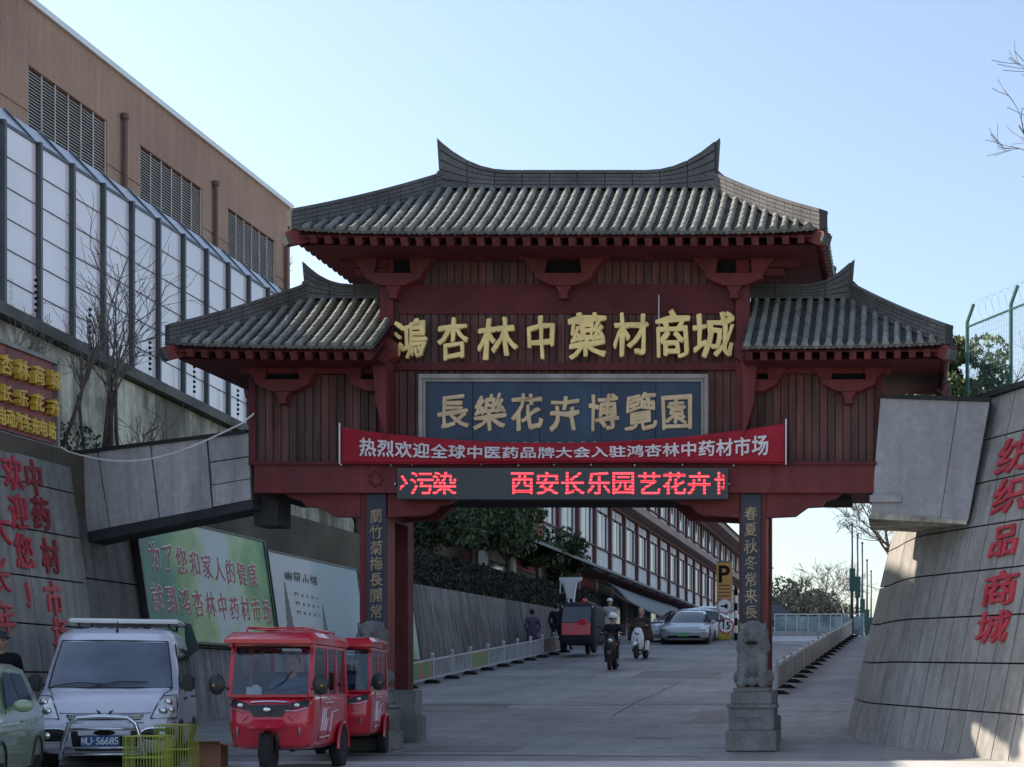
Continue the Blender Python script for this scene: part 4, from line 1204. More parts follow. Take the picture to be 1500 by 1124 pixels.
for i in range(len(ts)-1):
    for j in range(8):
        t0, t1 = ts[i], ts[i+1]; far = t1 <= -1.9
        gx = .005 if abs(t1) < 1.3 or abs(t0) < 1.3 else .012
        b = MB(ro); pr = rnd.uniform(0, .005)
        # the joints bow down a little, as on the real wall
        fr = []; bk = []
        for tt, e in ((t0+gx, 0), (t1-gx, 0)):
            fr.append([rwp(tt, zline(tt, j)+.012, pr), rwp(tt, zline(tt, j+1)-.012, pr)]); bk.append([rwp(tt, zline(tt, j)+.012, -.12), rwp(tt, zline(tt, j+1)-.012, -.12)])
        v = [fr[0][0], fr[1][0], fr[1][1], fr[0][1]]; w = [bk[0][0], bk[1][0], bk[1][1], bk[0][1]]
        b.loft([v, w]); b.build('wall_panel', M['panelR'], rw)
for i in range(len(ts)-1):
    b = MB(ro); b.loft([[rwp(t, RTOP(t), .06), rwp(t, RTOP(t)+.09, .06), rwp(t, RTOP(t)+.09, -.35), rwp(t, RTOP(t), -.35)] for t in (ts[i]+.004, ts[i+1]-.004)]); b.build('coping', M['joint'], rw)
def solve_r(px, py):
    """point of the right wall seen at a photo pixel"""
    best = None
    for a in range(0, 600):
        t = 1.3+a*.01; z = 3.0
        for _ in range(3):
            p = rwp(t, z); z = PZ(py, p.y)
        p = rwp(t, z); d = abs(VX + p.x*F/p.y - px)
        if best is None or d < best[0]: best = (d, t, z)
    return best[1], best[2]
for ch, px, py, w, h in (('纺', 1490, 665, .98, .58), ('织', 1482, 725, .95, .58), ('品', 1473, 792, .80, .50), ('商', 1467, 862, .98, .52), ('城', 1457, 918, .88, .50)):
    t, z = solve_r(px, py); p = rwp(t, z, .02); _, n = rbase(t)
    rt = (rwp(t+.05, z)-rwp(t-.05, z)).normalized(); upv = (rwp(t, z+.1)-rwp(t, z-.1)).normalized()
    letter(ch, flat(p, w, h, rt, upv, -n), 'red_character', M['redchar'], rw, bold=.022, depth=.05, brush=.5, org=ro)
# terrace behind the right wall
b = MB()
b.loft([[rwp(t, RTOP(t)-.03, -.4), (40, rbase(t)[0].y+ (3 if t > 1 else 0), 6.2), (40, rbase(t)[0].y+(3 if t > 1 else 0), 2), rwp(t, 2.5, -.8)] for t in ts]); struct(b.build('right_terrace', M['earth']))

# ------------------------------------------------------------------ green mesh fence on the right wall
fe = thing('mesh_fence', 'green wire mesh fence panel with angled posts on top of the right wall', 'fence', tuple(rwp(2.2, RZT+.09, -.2)))
fo = tuple(fe.location); ftop = lambda t: RZT+1.34-.0*t
tt = [1.45, 2.75, 4.05, 5.35, 6.65]
for t in tt:
    a = rwp(t, RZT+.05, -.25); a.z = RZT+.09; q = a.copy(); q.z = ftop(t)+.08
    b = MB(fo); b.tube([a, q, q+Vector((.10, -.02, .28))], .03, 8); b.build('post', M['green_steel'], fe)
def fpt(t, h):
    p = rwp(t, RZT+.05, -.25); p.z = RZT+.14+h*(ftop(t)-RZT-.14); return p
for i in range(len(tt)-1):
    t0, t1 = tt[i]+.03, tt[i+1]-.03
    for h in (0.02, 1.0):
        b = MB(fo); b.tube([fpt(t0, h), fpt(t1, h)], .018, 6); b.build('frame_rail', M['green_steel'], fe)
    b = MB(fo)
    for k in range(27): t = t0+(t1-t0)*k/26; b.tube([fpt(t, .02), fpt(t, 1)], .0028, 3)
    for k in range(1, 12): b.tube([fpt(t0, k/12), fpt(t1, k/12)], .0025, 3)
    b.build('wire_mesh', M['green_steel'], fe, kind='stuff')
b = MB(fo)
for k in range(26):   # coil of barbed wire
    pts = []
    t = 1.6+k*.2; c = fpt(t, 1)+Vector((.08, 0, .22))
    for a in range(13):
        an = a*math.pi/6; pts.append(c + Vector((.12*a/12, .02, 0)) + Vector((.14*math.cos(an), -.05*math.cos(an), .19*math.sin(an))))
    b.tube(pts, .0016, 3)
b.build('barbed_coil', M['darkmetal'], fe, kind='stuff')

# ------------------------------------------------------------------ guard rails
M['rail_w'] = mat('grey_white_rail', (.42, .43, .45), .5, var=.15, scale=3, dirt=.35, dirtcol=(.2, .2, .2))
M['rail_print'] = print_mat('rail_print', (34, 53, [(.05, .22, .08), (.35, .12, .08), (.08, .25, .08), (.38, .15, .1), (.06, .2, .06)]), 2, 2.2)
ys = [34.0, 35.7, 37.4, 39.05, 40.7, 42.4, 44.1, 45.7, 47.3, 48.9, 50.5, 52.1]
feat = {1, 4, 9, 10}
rl = thing('guard_rail', 'low white guard rail with some green and red printed panels left of the road', 'guard rail', (-11.4, 43, gz(43)))
lo_ = tuple(rl.location)
for i, y in enumerate(ys):
    z = gz(y)
    b = MB(lo_); b.box(-11.45, -11.38, y-.035, y+.035, z+.03, z+.66); b.lathe([(.03, 0), (.055, .02), (.055, .06), (.02, .09)], (-11.415, y, z+.66), n=10); b.build('post', M['rail_w'], rl)
    b = MB(lo_); b.prism([(-11.62, z), (-11.21, z), (-11.30, z+.09), (-11.53, z+.09)], y-.09, y+.09); b.build('base_foot', M['rubber'], rl)
    if i+1 < len(ys):
        y1 = ys[i+1]; z1 = gz(y1)
        for h in (.14, .58):
            b = MB(lo_); b.bar((-11.415, y+.04, z+h), (-11.415, y1-.04, z1+h), .035, .04); b.build('rail', M['rail_w'], rl)
        if i in feat:
            b = MB(lo_); b.loft([[(-11.40, yy, gz(yy)+.16), (-11.40, yy, gz(yy)+.56), (-11.43, yy, gz(yy)+.56), (-11.43, yy, gz(yy)+.16)] for yy in (y+.04, y1-.04)]); b.build('printed_panel', M['rail_print'], rl)
        else:
            for k in range(9):
                yy = y+.12+(y1-y-.24)*k/8; b = MB(lo_); b.bar((-11.415, yy, gz(yy)+.16), (-11.415, yy, gz(yy)+.56), .03, .03); b.build('bar', M['rail_w'], rl)
rr = thing('guard_rail', 'low grey sheeted guard rail curving up the right side of the road', 'guard rail', (railx(48), 48, gz(48)))
lo_ = tuple(rr.location)
M['rail_g'] = mat('grey_rail_sheet', (.22, .225, .22), .6, var=.25, scale=2, dirt=.4, dirtcol=(.1, .1, .09), streak=.2)
n = 17
for i in range(n+1):
    y = 34+31*i/n; z = gz(y); x = railx(y)
    b = MB(lo_); b.box(x-.03, x+.03, y-.03, y+.03, z+.05, z+.70); b.sphere((x, y, z+.73), .045, 8); b.build('post', M['rail_w'], rr)
    b = MB(lo_); b.prism([(x-.20, z), (x+.30, z), (x+.14, z+.09), (x-.08, z+.09)], y-.10, y+.10); b.build('base_foot', M['rubber'], rr)
    if i < n:
        y1 = 34+31*(i+1)/n; x1 = railx(y1); z1 = gz(y1)
        b = MB(lo_); b.bar((x, y, z+.66), (x1, y1, z1+.66), .04, .045); b.build('rail', M['rail_w'], rr)
        b = MB(lo_)
        b.loft([[(q+.01, w, gz(w)+.12), (q+.01, w, gz(w)+.60), (q-.015, w, gz(w)+.60), (q-.015, w, gz(w)+.12)] for q, w in ((x+.0, y+.05), (x1, y1-.05))]); b.build('rail_sheet', M['rail_g'], rr)

# ------------------------------------------------------------------ white building with red frames along the ramp
wb = thing('shop_building', 'long three-storey shop building with dark red frames and white panels along the ramp', 'building', (-14.6, 100, 3.8))
wo = tuple(wb.location)
M['wpanel'] = mat('white_infill_panel', (.50, .505, .53), .55, var=.14, scale=.5, streak=.12, dirt=.15, dirtcol=(.3, .25, .27))
M['frame_r'] = mat('dull_red_frame', (.115, .04, .042), .7, var=.2, scale=.8)
M['frame_r2'] = mat('bright_red_pier', (.28, .05, .045), .7, var=.15, scale=.8)
M['ledge'] = mat('pink_brown_ledge', (.27, .19, .175), .8, var=.15, scale=.6)
FX = -14.6
Y0 = 53.6; BAY = 3.9; NB = 27
b = MB(wo); b.box(-26, FX-.12, Y0, Y0+BAY*NB, 3.6, 14.6); b.build('wall_core', M['frame_r'], wb)
def mk(dx, dy, dz, m, name):
    b = MB(); b.box(0, dx, 0, dy, 0, dz); return b.mesh(name, m)
cm = mk(.22, .30, 6.9, M['frame_r'], 'column'); pm = mk(.06, 1.13, .84, M['wpanel'], 'panel'); pm2 = mk(.06, 1.13, .62, M['wpanel'], 'panel')
wg = mk(.05, .80, 1.72, M['winglass'], 'window_pane'); wc = mk(.055, .36, 1.72, M['wpanel'], 'pane'); tr_ = mk(.06, 1.6, .46, M['wpanel'], 'transom')
wg2 = mk(.05, .80, 1.35, M['winglass'], 'window_pane'); wc2 = mk(.055, .36, 1.35, M['wpanel'], 'pane')
def pl(me, name, y, z, dx=-.12):
    link(name, me, wb, (FX+dx-wo[0], y-wo[1], z-wo[2]))
for i in range(NB+1):
    y = Y0+BAY*i
    pl(cm, 'column', y-.15, 7.45)
    if i == 2: 
        b = MB(wo); b.box(FX-.1, FX+.16, y-1.2, y+.7, 7.3, 14.4); b.build('red_pier', M['frame_r2'], wb)
    if i == NB: break
    for j in range(3): pl(pm, 'infill_panel', y+.19+j*1.18, 7.62)
    for j in range(2): pl(tr_, 'transom_panel', y+.2+j*1.78, 10.28)
    for j in range(3): 
        pl(wg, 'window_pane', y+.18+j*1.18, 8.53); pl(wc, 'window_leaf', y+1.0+j*1.18-(.0), 8.53, -.11)
    if i >= 5 or i < 2:
        for j in range(3):
            pl(pm2, 'infill_panel', y+.19+j*1.18, 11.45); pl(wg2, 'window_pane', y+.18+j*1.18, 12.17); pl(wc2, 'window_leaf', y+1.0+j*1.18, 12.17, -.11)
for z0, z1, d, m, nm in ((8.46, 8.52, .06, 'frame_r', 'sill_band'), (10.25, 10.28, .03, 'frame_r', 'lintel_band'), (10.78, 10.98, .12, 'frame_r', 'lintel_band'), (10.98, 11.40, .75, 'ledge', 'floor_ledge'),
                         (12.08, 12.15, .05, 'frame_r', 'sill_band'), (13.55, 13.8, .3, 'frame_r', 'eave_beam'), (13.8, 14.2, 1.2, 'ledge', 'roof_fascia')):
    for i in range(0, NB, 3):
        ya = Y0+BAY*i; yb = Y0+BAY*min(NB, i+3)
        if nm == 'floor_ledge' and i == 0: pass
        b = MB(wo); b.box(FX-.11, FX+d, ya+.003, yb-.003, z0, z1); b.build(nm, M[m], wb)
b = MB(wo); b.loft([[(FX+1.4, y, 14.2), (-20, y, 14.95), (-26, y, 14.2)] for y in (Y0-.6, Y0+BAY*NB+.9)]); b.build('tiled_roof', M['ridge'], wb)
# ground-floor shop fronts with piers under a long grey canopy
M['shop'] = mat('dim_shop_front', (.07, .062, .06), .7, var=.5, scale=.7)
for i in range(0, NB):
    y = Y0+BAY*i
    b = MB(wo); b.box(FX-.1, FX+.14, y-.2, y+.2, 3.7, 6.9); b.build('shop_pier', M['girder'], wb)
    b = MB(wo); b.box(FX-.11, FX-.02, y+.25, y+BAY-.25, 3.9, 6.2); s = b.build('shop_front', M['shop'] if i % 3 else M['winglass'], wb)
    b = MB(wo); b.box(FX-.11, FX+.04, y+.25, y+BAY-.25, 6.22, 6.8); b.build('shop_sign', M['frame_r2'] if i % 3 == 1 else M['shop'], wb)
M['canopy'] = mat('grey_canopy_sheet', (.10, .11, .125), .6, var=.15, scale=.6, streak=.1)
for i in range(0, NB, 1):
    ya = Y0+BAY*i; yb = ya+BAY
    b = MB(wo); b.loft([[(FX+.02, y, 7.52), (FX+.02, y, 7.45), (FX+1.75, y, 6.82), (FX+1.75, y, 6.93)] for y in (ya+.004, yb-.004)]); b.build('canopy_sheet', M['canopy'], wb)
ca = thing('fabric_awning', 'pale grey fabric awning hanging below the long canopy of the shops', 'awning', (-13.2, 76, 5))
cao = tuple(ca.location)
b = MB(cao); b.grid(lambda u, v: (-13.6+1.3*v, 69+20*u, 6.55 - .9*v*v - .25*math.sin(math.pi*u)*v), 20, 8); c = b.build('fabric', mat('pale_awning', (.14, .145, .16), .7, var=.1), ca, smooth=True)
c.modifiers.new('s', 'SOLIDIFY').thickness = .03
for y in (69.3, 88.7):
    b = MB(cao); b.bar((-13.6, y, 6.5), (-12.35, y, 5.6), .05); b.build('arm', M['alu'], ca)

# ------------------------------------------------------------------ vehicles
def paint(name, c, metal=.0, coat=.6, rough=.35):
    return mat(name, c, rough, metal=metal, var=.07, scale=1.5, fine=.04, coat=coat, dirt=.15, dirtcol=tuple(x*.6+.02 for x in c), obj=True)
M['silver'] = paint('silver_lilac_paint', (.70, .68, .76), metal=.0)
M['palegreen'] = paint('pale_green_paint', (.28, .35, .23), metal=.1)
M['carwhite'] = paint('white_car_paint', (.70, .72, .74))
M['cargrey'] = paint('silver_grey_car_paint', (.36, .37, .40), metal=.3)
M['trikered'] = paint('glossy_red_paint', (.50, .008, .028), coat=.7)
M['lamp'] = mat('headlamp_lens', (.70, .70, .68), .12, metal=.3, var=.3, scale=6, obj=True, coat=.8)
M['lampin'] = mat('headlamp_reflector', (.62, .62, .62), .15, metal=.9, var=.2, scale=9, obj=True)
M['amber'] = mat('amber_lens', (.5, .2, .03), .3, var=.1, obj=True)
M['plate'] = mat('blue_number_plate', (.02, .07, .20), .5, var=.08, obj=True)
M['platetext'] = mat('plate_text', (.62, .66, .70), .5, var=.05, obj=True)
M['seat'] = mat('dark_seat_fabric', (.05, .045, .045), .9, var=.15, obj=True)
M['trikein'] = mat('tricycle_interior', (.10, .02, .022), .7, var=.15, obj=True)

class Shell:
    """car body: rounded rings stacked in z, with patches laid on the skin"""
    def __init__(s, lv, rf=.18, rr=.1, bulge=.05):
        s.lv = lv; s.rf = rf; s.rr = rr; s.bg = bulge
    def at(s, z):
        lv = s.lv
        if z <= lv[0][0]: return lv[0][1:]
        for a, b in zip(lv, lv[1:]):
            if z <= b[0]:
                k = (z-a[0])/(b[0]-a[0]); return [a[i]+(b[i]-a[i])*k for i in (1, 2, 3)]
        return lv[-1][1:]
    def ring(s, z, hw, yf, yr, nf=14, ns=22):
        r1 = min(s.rf, hw*.6); r2 = min(s.rr, hw*.6); pts = []
        for i in range(nf+1): # front, left to right
            x = -hw + 2*hw*i/nf; pts.append(Vector((x, s.fy(x, hw, yf, r1), z)))
        for i in range(1, ns):
            y = (yf+s.bg+r1) + (yr-r2-(yf+s.bg+r1))*i/ns; pts.append(Vector((hw, y, z)))
        for i in range(nf+1):
            x = hw - 2*hw*i/nf; k = max(0, abs(x)-(hw-r2)); pts.append(Vector((x, yr-(r2-math.sqrt(max(0, r2*r2-k*k))), z)))
        for i in range(1, ns):
            y = (yr-r2) + ((yf+s.bg+r1)-(yr-r2))*i/ns; pts.append(Vector((-hw, y, z)))
        return pts
    def fy(s, x, hw, yf, r1):
        k = max(0, abs(x)-(hw-r1)); return yf + s.bg*(x/hw)**2 + (r1-math.sqrt(max(0, r1*r1-k*k)))*.95
    def body(s, m, parent, name='body', caps=True, sub=3):
        rings = []
        for a, b in zip(s.lv, s.lv[1:]):
            for k in range(sub):
                t = k/sub; rings.append(s.ring(*[a[i]+(b[i]-a[i])*t for i in range(4)]))
        rings.append(s.ring(*s.lv[-1]))
        b = MB(); b.loft(rings, True, caps)
        return b.build(name, m, parent, smooth=38)
    def front(s, v, z, d=.006):
        hw, yf, yr = s.at(z); x = v*hw
        return Vector((x*(1+d*.5), s.fy(x, hw, yf, min(s.rf, hw*.6))-d, z+d*.4))
    def side(s, sg, y, z, d=.006):
        hw, yf, yr = s.at(z); return Vector((sg*(hw+d), y, z))
    def rear(s, v, z, d=.006):
        hw, yf, yr = s.at(z); x = v*hw; k = max(0, abs(x)-(hw-s.rr)); return Vector((x, yr-(s.rr-math.sqrt(max(0, s.rr**2-k*k)))+d, z))
    def fpatch(s, name, m, q, parent, d=.006, nu=10, nv=5, thick=0):
        b = MB(); b.grid(lambda u, v: s.front(*[(q[0][i]*(1-u)+q[1][i]*u)*(1-v)+(q[3][i]*(1-u)+q[2][i]*u)*v for i in (0, 1)], d), nu, nv)
        o = b.build(name, m, parent, smooth=True); return o
    def spatch(s, name, m, q, sg, parent, d=.006, nu=4, nv=5):
        b = MB(); b.grid(lambda u, v: s.side(sg, *[(q[0][i]*(1-u)+q[1][i]*u)*(1-v)+(q[3][i]*(1-u)+q[2][i]*u)*v for i in (0, 1)], d), nu, nv)
        return b.build(name, m, parent, smooth=True)
    def fline(s, name, m, pts, parent, r=.006, d=.004):
        b = MB(); b.tube([s.front(v, z, d) for v, z in pts], r, 5); return b.build(name, m, parent)
    def sline(s, name, m, pts, sg, parent, r=.005, d=.002):
        b = MB(); b.tube([s.side(sg, y, z, d) for y, z in pts], r, 5); return b.build(name, m, parent)

def wheel(parent, c, r=.29, w=.17, rim=None, name='wheel'):
    b = MB(); rt = r
    b.lathe([(rt*.62, -w/2), (rt*.92, -w/2), (rt, -w/2+.03), (rt, w/2-.03), (rt*.92, w/2), (rt*.62, w/2)], c, 'x', 28); wl = b.build(name, M['rubber'], parent, smooth=40)
    b = MB(); b.lathe([(rt*.60, -w*.30), (rt*.64, -w*.42), (rt*.64, w*.42), (rt*.60, w*.30)], c, 'x', 24)
    for k in range(5):
        a = k*2*math.pi/5
        for sd in (-1, 1): b.bar(Vector(c)+Vector((sd*w*.34, 0, 0)), Vector(c)+Vector((sd*w*.30, math.cos(a)*rt*.6, math.sin(a)*rt*.6)), .05, .02, up=(1, 0, 0))
    b.lathe([(rt*.16, -w*.36), (rt*.16, w*.36)], c, 'x', 10)
    b.build('rim', rim or M['alu'], wl, smooth=40)
    return wl
def arch(sh, y, r, parent, zc=.29):
    for sg in (-1, 1):
        b = MB(); n = 20
        pts = [sh.side(sg, y+r*math.cos(a), max(zc+r*math.sin(a), sh.lv[0][0]+.01), .004) for a in [math.pi*k/n for k in range(n+1)]]
        lo = [sh.side(sg, y+r*.95*math.cos(a), sh.lv[0][0]+.012, .004) for a in [math.pi*k/n for k in range(n+1)]]
        b.loft([pts, lo], closed=False); b.build('wheel_arch', M['black'], parent)
        b = MB(); b.tube([p+Vector((sg*.006, 0, 0)) for p in pts], .014, 6); b.build('arch_lip', M['plastic'], parent)
def mirror(parent, m, x, y, z, sg, w=.17, h=.15):
    b = MB()
    if w > .15 and m is M['plastic']: b.cbox((x+sg*.14, y, z), (w, .09, h), .03)
    else: b.sphere((x+sg*.14, y, z), .5, 12, (w*1.05, .11, h*1.05))
    b.bar((x, y+.03, z-.03), (x+sg*.09, y, z-.02), .04, .04); o = b.build('wing_mirror', m, parent, smooth=35); return o

# --- silver minivan
van = thing('minivan', 'silver minivan with roof rack and chrome bull bar parked at the left', 'van', tuple(Vector((-9.83, 18.95, gz(19.2)))), R(21))
sh = Shell([(.22, .68, .16, 3.7), (.30, .77, .05, 3.78), (.46, .80, .0, 3.8), (.58, .80, .02, 3.8), (.63, .80, .055, 3.8), (.74, .80, .11, 3.8), (.86, .795, .22, 3.8), (.95, .785, .40, 3.79), (1.02, .775, .62, 3.78),
            (1.33, .74, .86, 3.74), (1.64, .69, 1.12, 3.68), (1.74, .665, 1.26, 3.62), (1.80, .61, 1.48, 3.5), (1.835, .50, 1.8, 3.35), (1.85, .25, 2.2, 3.0)], rf=.16, bulge=.07)
sh.body(M['silver'], van)
sh.fpatch('windscreen', M['bluglass'], [(-.90, 1.04), (.90, 1.04), (.88, 1.63), (-.88, 1.63)], van, d=.008)
b = MB(); b.tube([sh.front(v, z, .01) for v, z in [(-.91, 1.035), (-.3, 1.035), (.3, 1.035), (.91, 1.035), (.9, 1.3), (.89, 1.64), (.3, 1.645), (-.3, 1.645), (-.89, 1.64), (-.9, 1.3), (-.91, 1.035)]], .011, 5); b.build('windscreen_seal', M['plastic'], van)
for sg in (-1, 1):
    sh.spatch('side_window', M['darkglass'], [(.98, 1.02), (1.62, 1.02), (1.62, 1.58), (1.32, 1.58)], sg, van, .008)
    sh.spatch('side_window', M['darkglass'], [(1.72, 1.02), (2.62, 1.02), (2.62, 1.58), (1.72, 1.58)], sg, van, .008)
    sh.spatch('side_window', M['darkglass'], [(2.70, 1.04), (3.52, 1.06), (3.45, 1.57), (2.70, 1.58)], sg, van, .008)
    for y in (.86, 1.67, 2.66): sh.sline('door_seam', M['black'], [(y, .34), (y, 1.0), (y+(.45 if y < 1 else 0), 1.62)], sg, van, .006)
    sh.sline('slide_rail', M['black'], [(2.7, .92), (3.7, .92)], sg, van, .012)
    sh.sline('trim_strip', M['plastic'], [(.75, .55), (3.5, .55)], sg, van, .014)
    for y in (1.52, 1.80):
        b = MB(); b.cbox((sg*.80, y, .90), (.03, .15, .035), .012); b.build('door_handle', M['plastic'], van)
    s_ = sg
    hl = sh.fpatch('headlight', M['lamp'], [(s_*.64, .655), (s_*.985, .66), (s_*.975, .93), (s_*.80, .92)], van, .010, 8, 6)
    for (v, z, r) in ((.80, .74, .055), (.91, .75, .045), (.87, .85, .05)):
        b = MB(); p = sh.front(s_*v, z, .012); b.lathe([(r, 0), (r, -.006), (r*.6, -.02), (.002, -.022)], p, 'y', 14); b.build('reflector', M['lampin'], hl, smooth=True)
    b = MB(); pts = [sh.front(s_*v, z, .012) for v, z in [(.63, .65), (.985, .652), (.99, .80), (.978, .94), (.79, .93), (.70, .80), (.63, .65)]]; b.tube(pts, .007, 5); b.build('lamp_edge', M['plastic'], hl)
    # oval fog-lamp recess with chrome ring
    b = MB(); b.grid(lambda u, v: sh.front(s_*(.52+.44*u), .37+.15*v, .009), 8, 3); fg = b.build('fog_recess', M['plastic'], van)
    ring = [sh.front(s_*(.74+.235*math.copysign(abs(math.cos(a))**.6, math.cos(a))), .445+.085*math.copysign(abs(math.sin(a))**.7, math.sin(a)), .014) for a in [k*math.pi/12 for k in range(25)]]
    b = MB(); b.tube(ring, .010, 6); b.build('chrome_ring', M['chrome'], fg)
    b = MB(); p = sh.front(s_*.80, .445, .01); b.lathe([(.045, 0), (.045, -.01), (.002, -.02)], p, 'y', 12); b.build('fog_lamp', M['lampin'], fg)
    mirror(van, M['plastic'], sg*.74, .90, 1.10, sg, .16, .22)
sh.fpatch('grille', M['plastic'], [(-.50, .635), (.50, .635), (.54, .70), (-.54, .70)], van, .008)
b = MB()
for k in range(24): b.tube([sh.front(-.5+k*.0435, .64, .012), sh.front(-.48+k*.0435, .695, .012)], .003, 4)
for k in range(3): b.tube([sh.front(v/10*.5, .65+.018*k, .012) for v in range(-10, 11, 4)], .003, 4)
b.build('grille_mesh', M['chrome'], van, kind='stuff')
sh.fline('bonnet_seam', M['black'], [(-.62, .72), (-.3, .715), (.3, .715), (.62, .72)], van, .004)
sh.fline('bonnet_seam', M['black'], [(.62, .72), (.80, .955), (.9, 1.02)], van, .005); sh.fline('bonnet_seam', M['black'], [(-.62, .72), (-.80, .955), (-.9, 1.02)], van, .005)
sh.fline('bumper_seam', M['black'], [(-.99, .60), (-.5, .60), (.5, .60), (.99, .60)], van, .006)
sh.fpatch('lower_intake', M['plastic'], [(-.46, .25), (.46, .25), (.46, .50), (-.46, .50)], van, .008)
sh.fpatch('name_strip', M['silver'], [(-.36, .44), (.36, .44), (.36, .52), (-.36, .52)], van, .014)
b = MB(); b.lathe([(.002, -.004), (.12, -.004), (.12, 0), (.002, 0)], (0, -.016, .482), 'y', 20)
for v in range(len(b.v)): b.v[v].z = .482+(b.v[v].z-.482)*.28
b.build('oval_intake', M['black'], van)
em = MB()
for s_ in (-1, 1):
    em.prism([(0, .675), (s_*.03, .70), (s_*.055, .745), (s_*.10, .765), (s_*.085, .74), (s_*.06, .70), (s_*.025, .655)], -.0, .012)
o = em.build('wing_emblem', M['plastic'], van); o.location = (0, .035, 0)
# wipers, antenna, rack, roof ribs
for a, c in (((-.85, 1.045), (-.10, 1.07)), ((-.25, 1.045), (.55, 1.10))):
    b = MB(); b.tube([sh.front(*a, .03), sh.front((a[0]+c[0])/2, (a[1]+c[1])/2+.03, .035), sh.front(*c, .03)], .008, 5); b.build('wiper', M['plastic'], van)
b = MB(); b.tube([(.0, 1.34, 1.77), (.0, 1.38, 1.92)], [.02, .004], 6); b.build('antenna', M['plastic'], van)
for x in (-.36, -.22, -.08, .08, .22, .36):
    b = MB(); b.tube([(x, 1.62, 1.80), (x, 1.75, 1.822), (x, 2.1, 1.848), (x, 3.0, 1.852)], .014, 6); b.build('roof_rib', M['silver'], van)
rk = MB(); rk.cbox((0, 2.9, 1.95), (1.36, 1.5, .06), .02); rk = rk.build('roof_box', M['carwhite'], van, smooth=35)
for x in (-.55, .55):
    b = MB(); b.tube([(x, 2.2, 1.92), (x, 2.2, 1.86), (x, 3.5, 1.86), (x, 3.5, 1.92)], .016, 6); b.build('rack_rail', M['darkmetal'], van)
b = MB()
for k in range(7): b.loft([[(.66+.004*k, 3.35+.06*k, 1.98), (.70+.004*k, 3.37+.06*k, 1.98), (.72+.02*k, 3.42+.05*k, 1.48+.02*k), (.68+.02*k, 3.38+.05*k, 1.48+.02*k)], [(.66+.004*k, 3.40+.06*k, 1.98), (.70+.004*k, 3.42+.06*k, 1.98), (.72+.02*k, 3.47+.05*k, 1.48+.02*k), (.68+.02*k, 3.43+.05*k, 1.48+.02*k)]])
b.build('hanging_tarp', mat('dark_green_tarp', (.02, .045, .04), .7, obj=True), van)
for y in (.74, 3.02):
    arch(sh, y, .34, van)
    for sg in (-1, 1): wheel(van, (sg*.70, y, .28), .28, .17)
# bull bar and plate
b = MB(); b.tube([(-.46, -.13, .16), (-.44, -.17, .34), (-.36, -.17, .60), (-.27, -.17, .67), (0, -.17, .685), (.27, -.17, .67), (.36, -.17, .60), (.44, -.17, .34), (.46, -.13, .16)], .027, 10); bb_ = b.build('bull_bar', M['chrome'], van, smooth=True)
for z in (.22, .30, .53):
    b = MB(); b.tube([(-.43+.25*max(0, z-.4), -.165, z), (.43-.25*max(0, z-.4), -.165, z)], .016, 8); b.build('cross_bar', M['chrome'], bb_, smooth=True)
for x in (-.3, .3):
    b = MB(); b.bar((x, -.16, .3), (x, .06, .3), .04); b.build('bracket', M['darkmetal'], bb_)
b = MB(); b.cbox((-.02, -.20, .385), (.42, .012, .14), .004); pl_ = b.build('number_plate', M['plate'], van)
for i, ch in enumerate('陕U·S6685'): letter(ch, flat((-.195+.050*i, -.208, .385), .11 if i else .075, .125 if i else .09), 'plate_character', M['platetext'], pl_, bold=.02, depth=.002)

# --- pale green hatchback cut by the left edge
gc = thing('hatchback', 'pale green hatchback cut off by the left edge of the picture', 'car', (-9.72, 14.72, gz(15)), R(21))
sg_ = Shell([(.20, .72, .2, 3.45), (.30, .82, .06, 3.55), (.50, .84, .0, 3.6), (.64, .84, .06, 3.6), (.74, .84, .18, 3.6), (.84, .83, .50, 3.58), (.92, .81, .88, 3.54), (1.20, .72, 1.32, 3.42), (1.38, .66, 1.70, 3.28), (1.44, .58, 1.95, 3.0), (1.465, .3, 2.3, 2.7)], rf=.3, rr=.15, bulge=.12)
sg_.body(M['palegreen'], gc)
sg_.fpatch('windscreen', M['bluglass'], [(-.88, .95), (.88, .95), (.84, 1.36), (-.84, 1.36)], gc, .008)
for s_ in (-1, 1):
    sg_.spatch('side_window', M['darkglass'], [(1.22, .95), (2.10, .95), (2.08, 1.34), (1.72, 1.34)], s_, gc, .008)
    sg_.spatch('side_window', M['darkglass'], [(2.18, .95), (3.00, .97), (2.85, 1.33), (2.16, 1.34)], s_, gc, .008)
    for y in (1.15, 2.14): sg_.sline('door_seam', M['black'], [(y, .32), (y, .93)], s_, gc, .005)
    b = MB(); b.cbox((s_*.845, 2.0, .80), (.03, .16, .03), .012); b.build('door_handle', M['palegreen'], gc)
    mirror(gc, M['palegreen'], s_*.80, 1.35, .98, s_, .19, .13)
    sg_.fpatch('headlight', M['lamp'], [(s_*.55, .60), (s_*.95, .62), (s_*.98, .80), (s_*.75, .74)], gc, .012)
sg_.fpatch('grille', M['plastic'], [(-.4, .5), (.4, .5), (.45, .6), (-.45, .6)], gc, .01)
for y in (.68, 2.95):
    arch(sg_, y, .33, gc)
    for s_ in (-1, 1): wheel(gc, (s_*.74, y, .29), .29, .18)

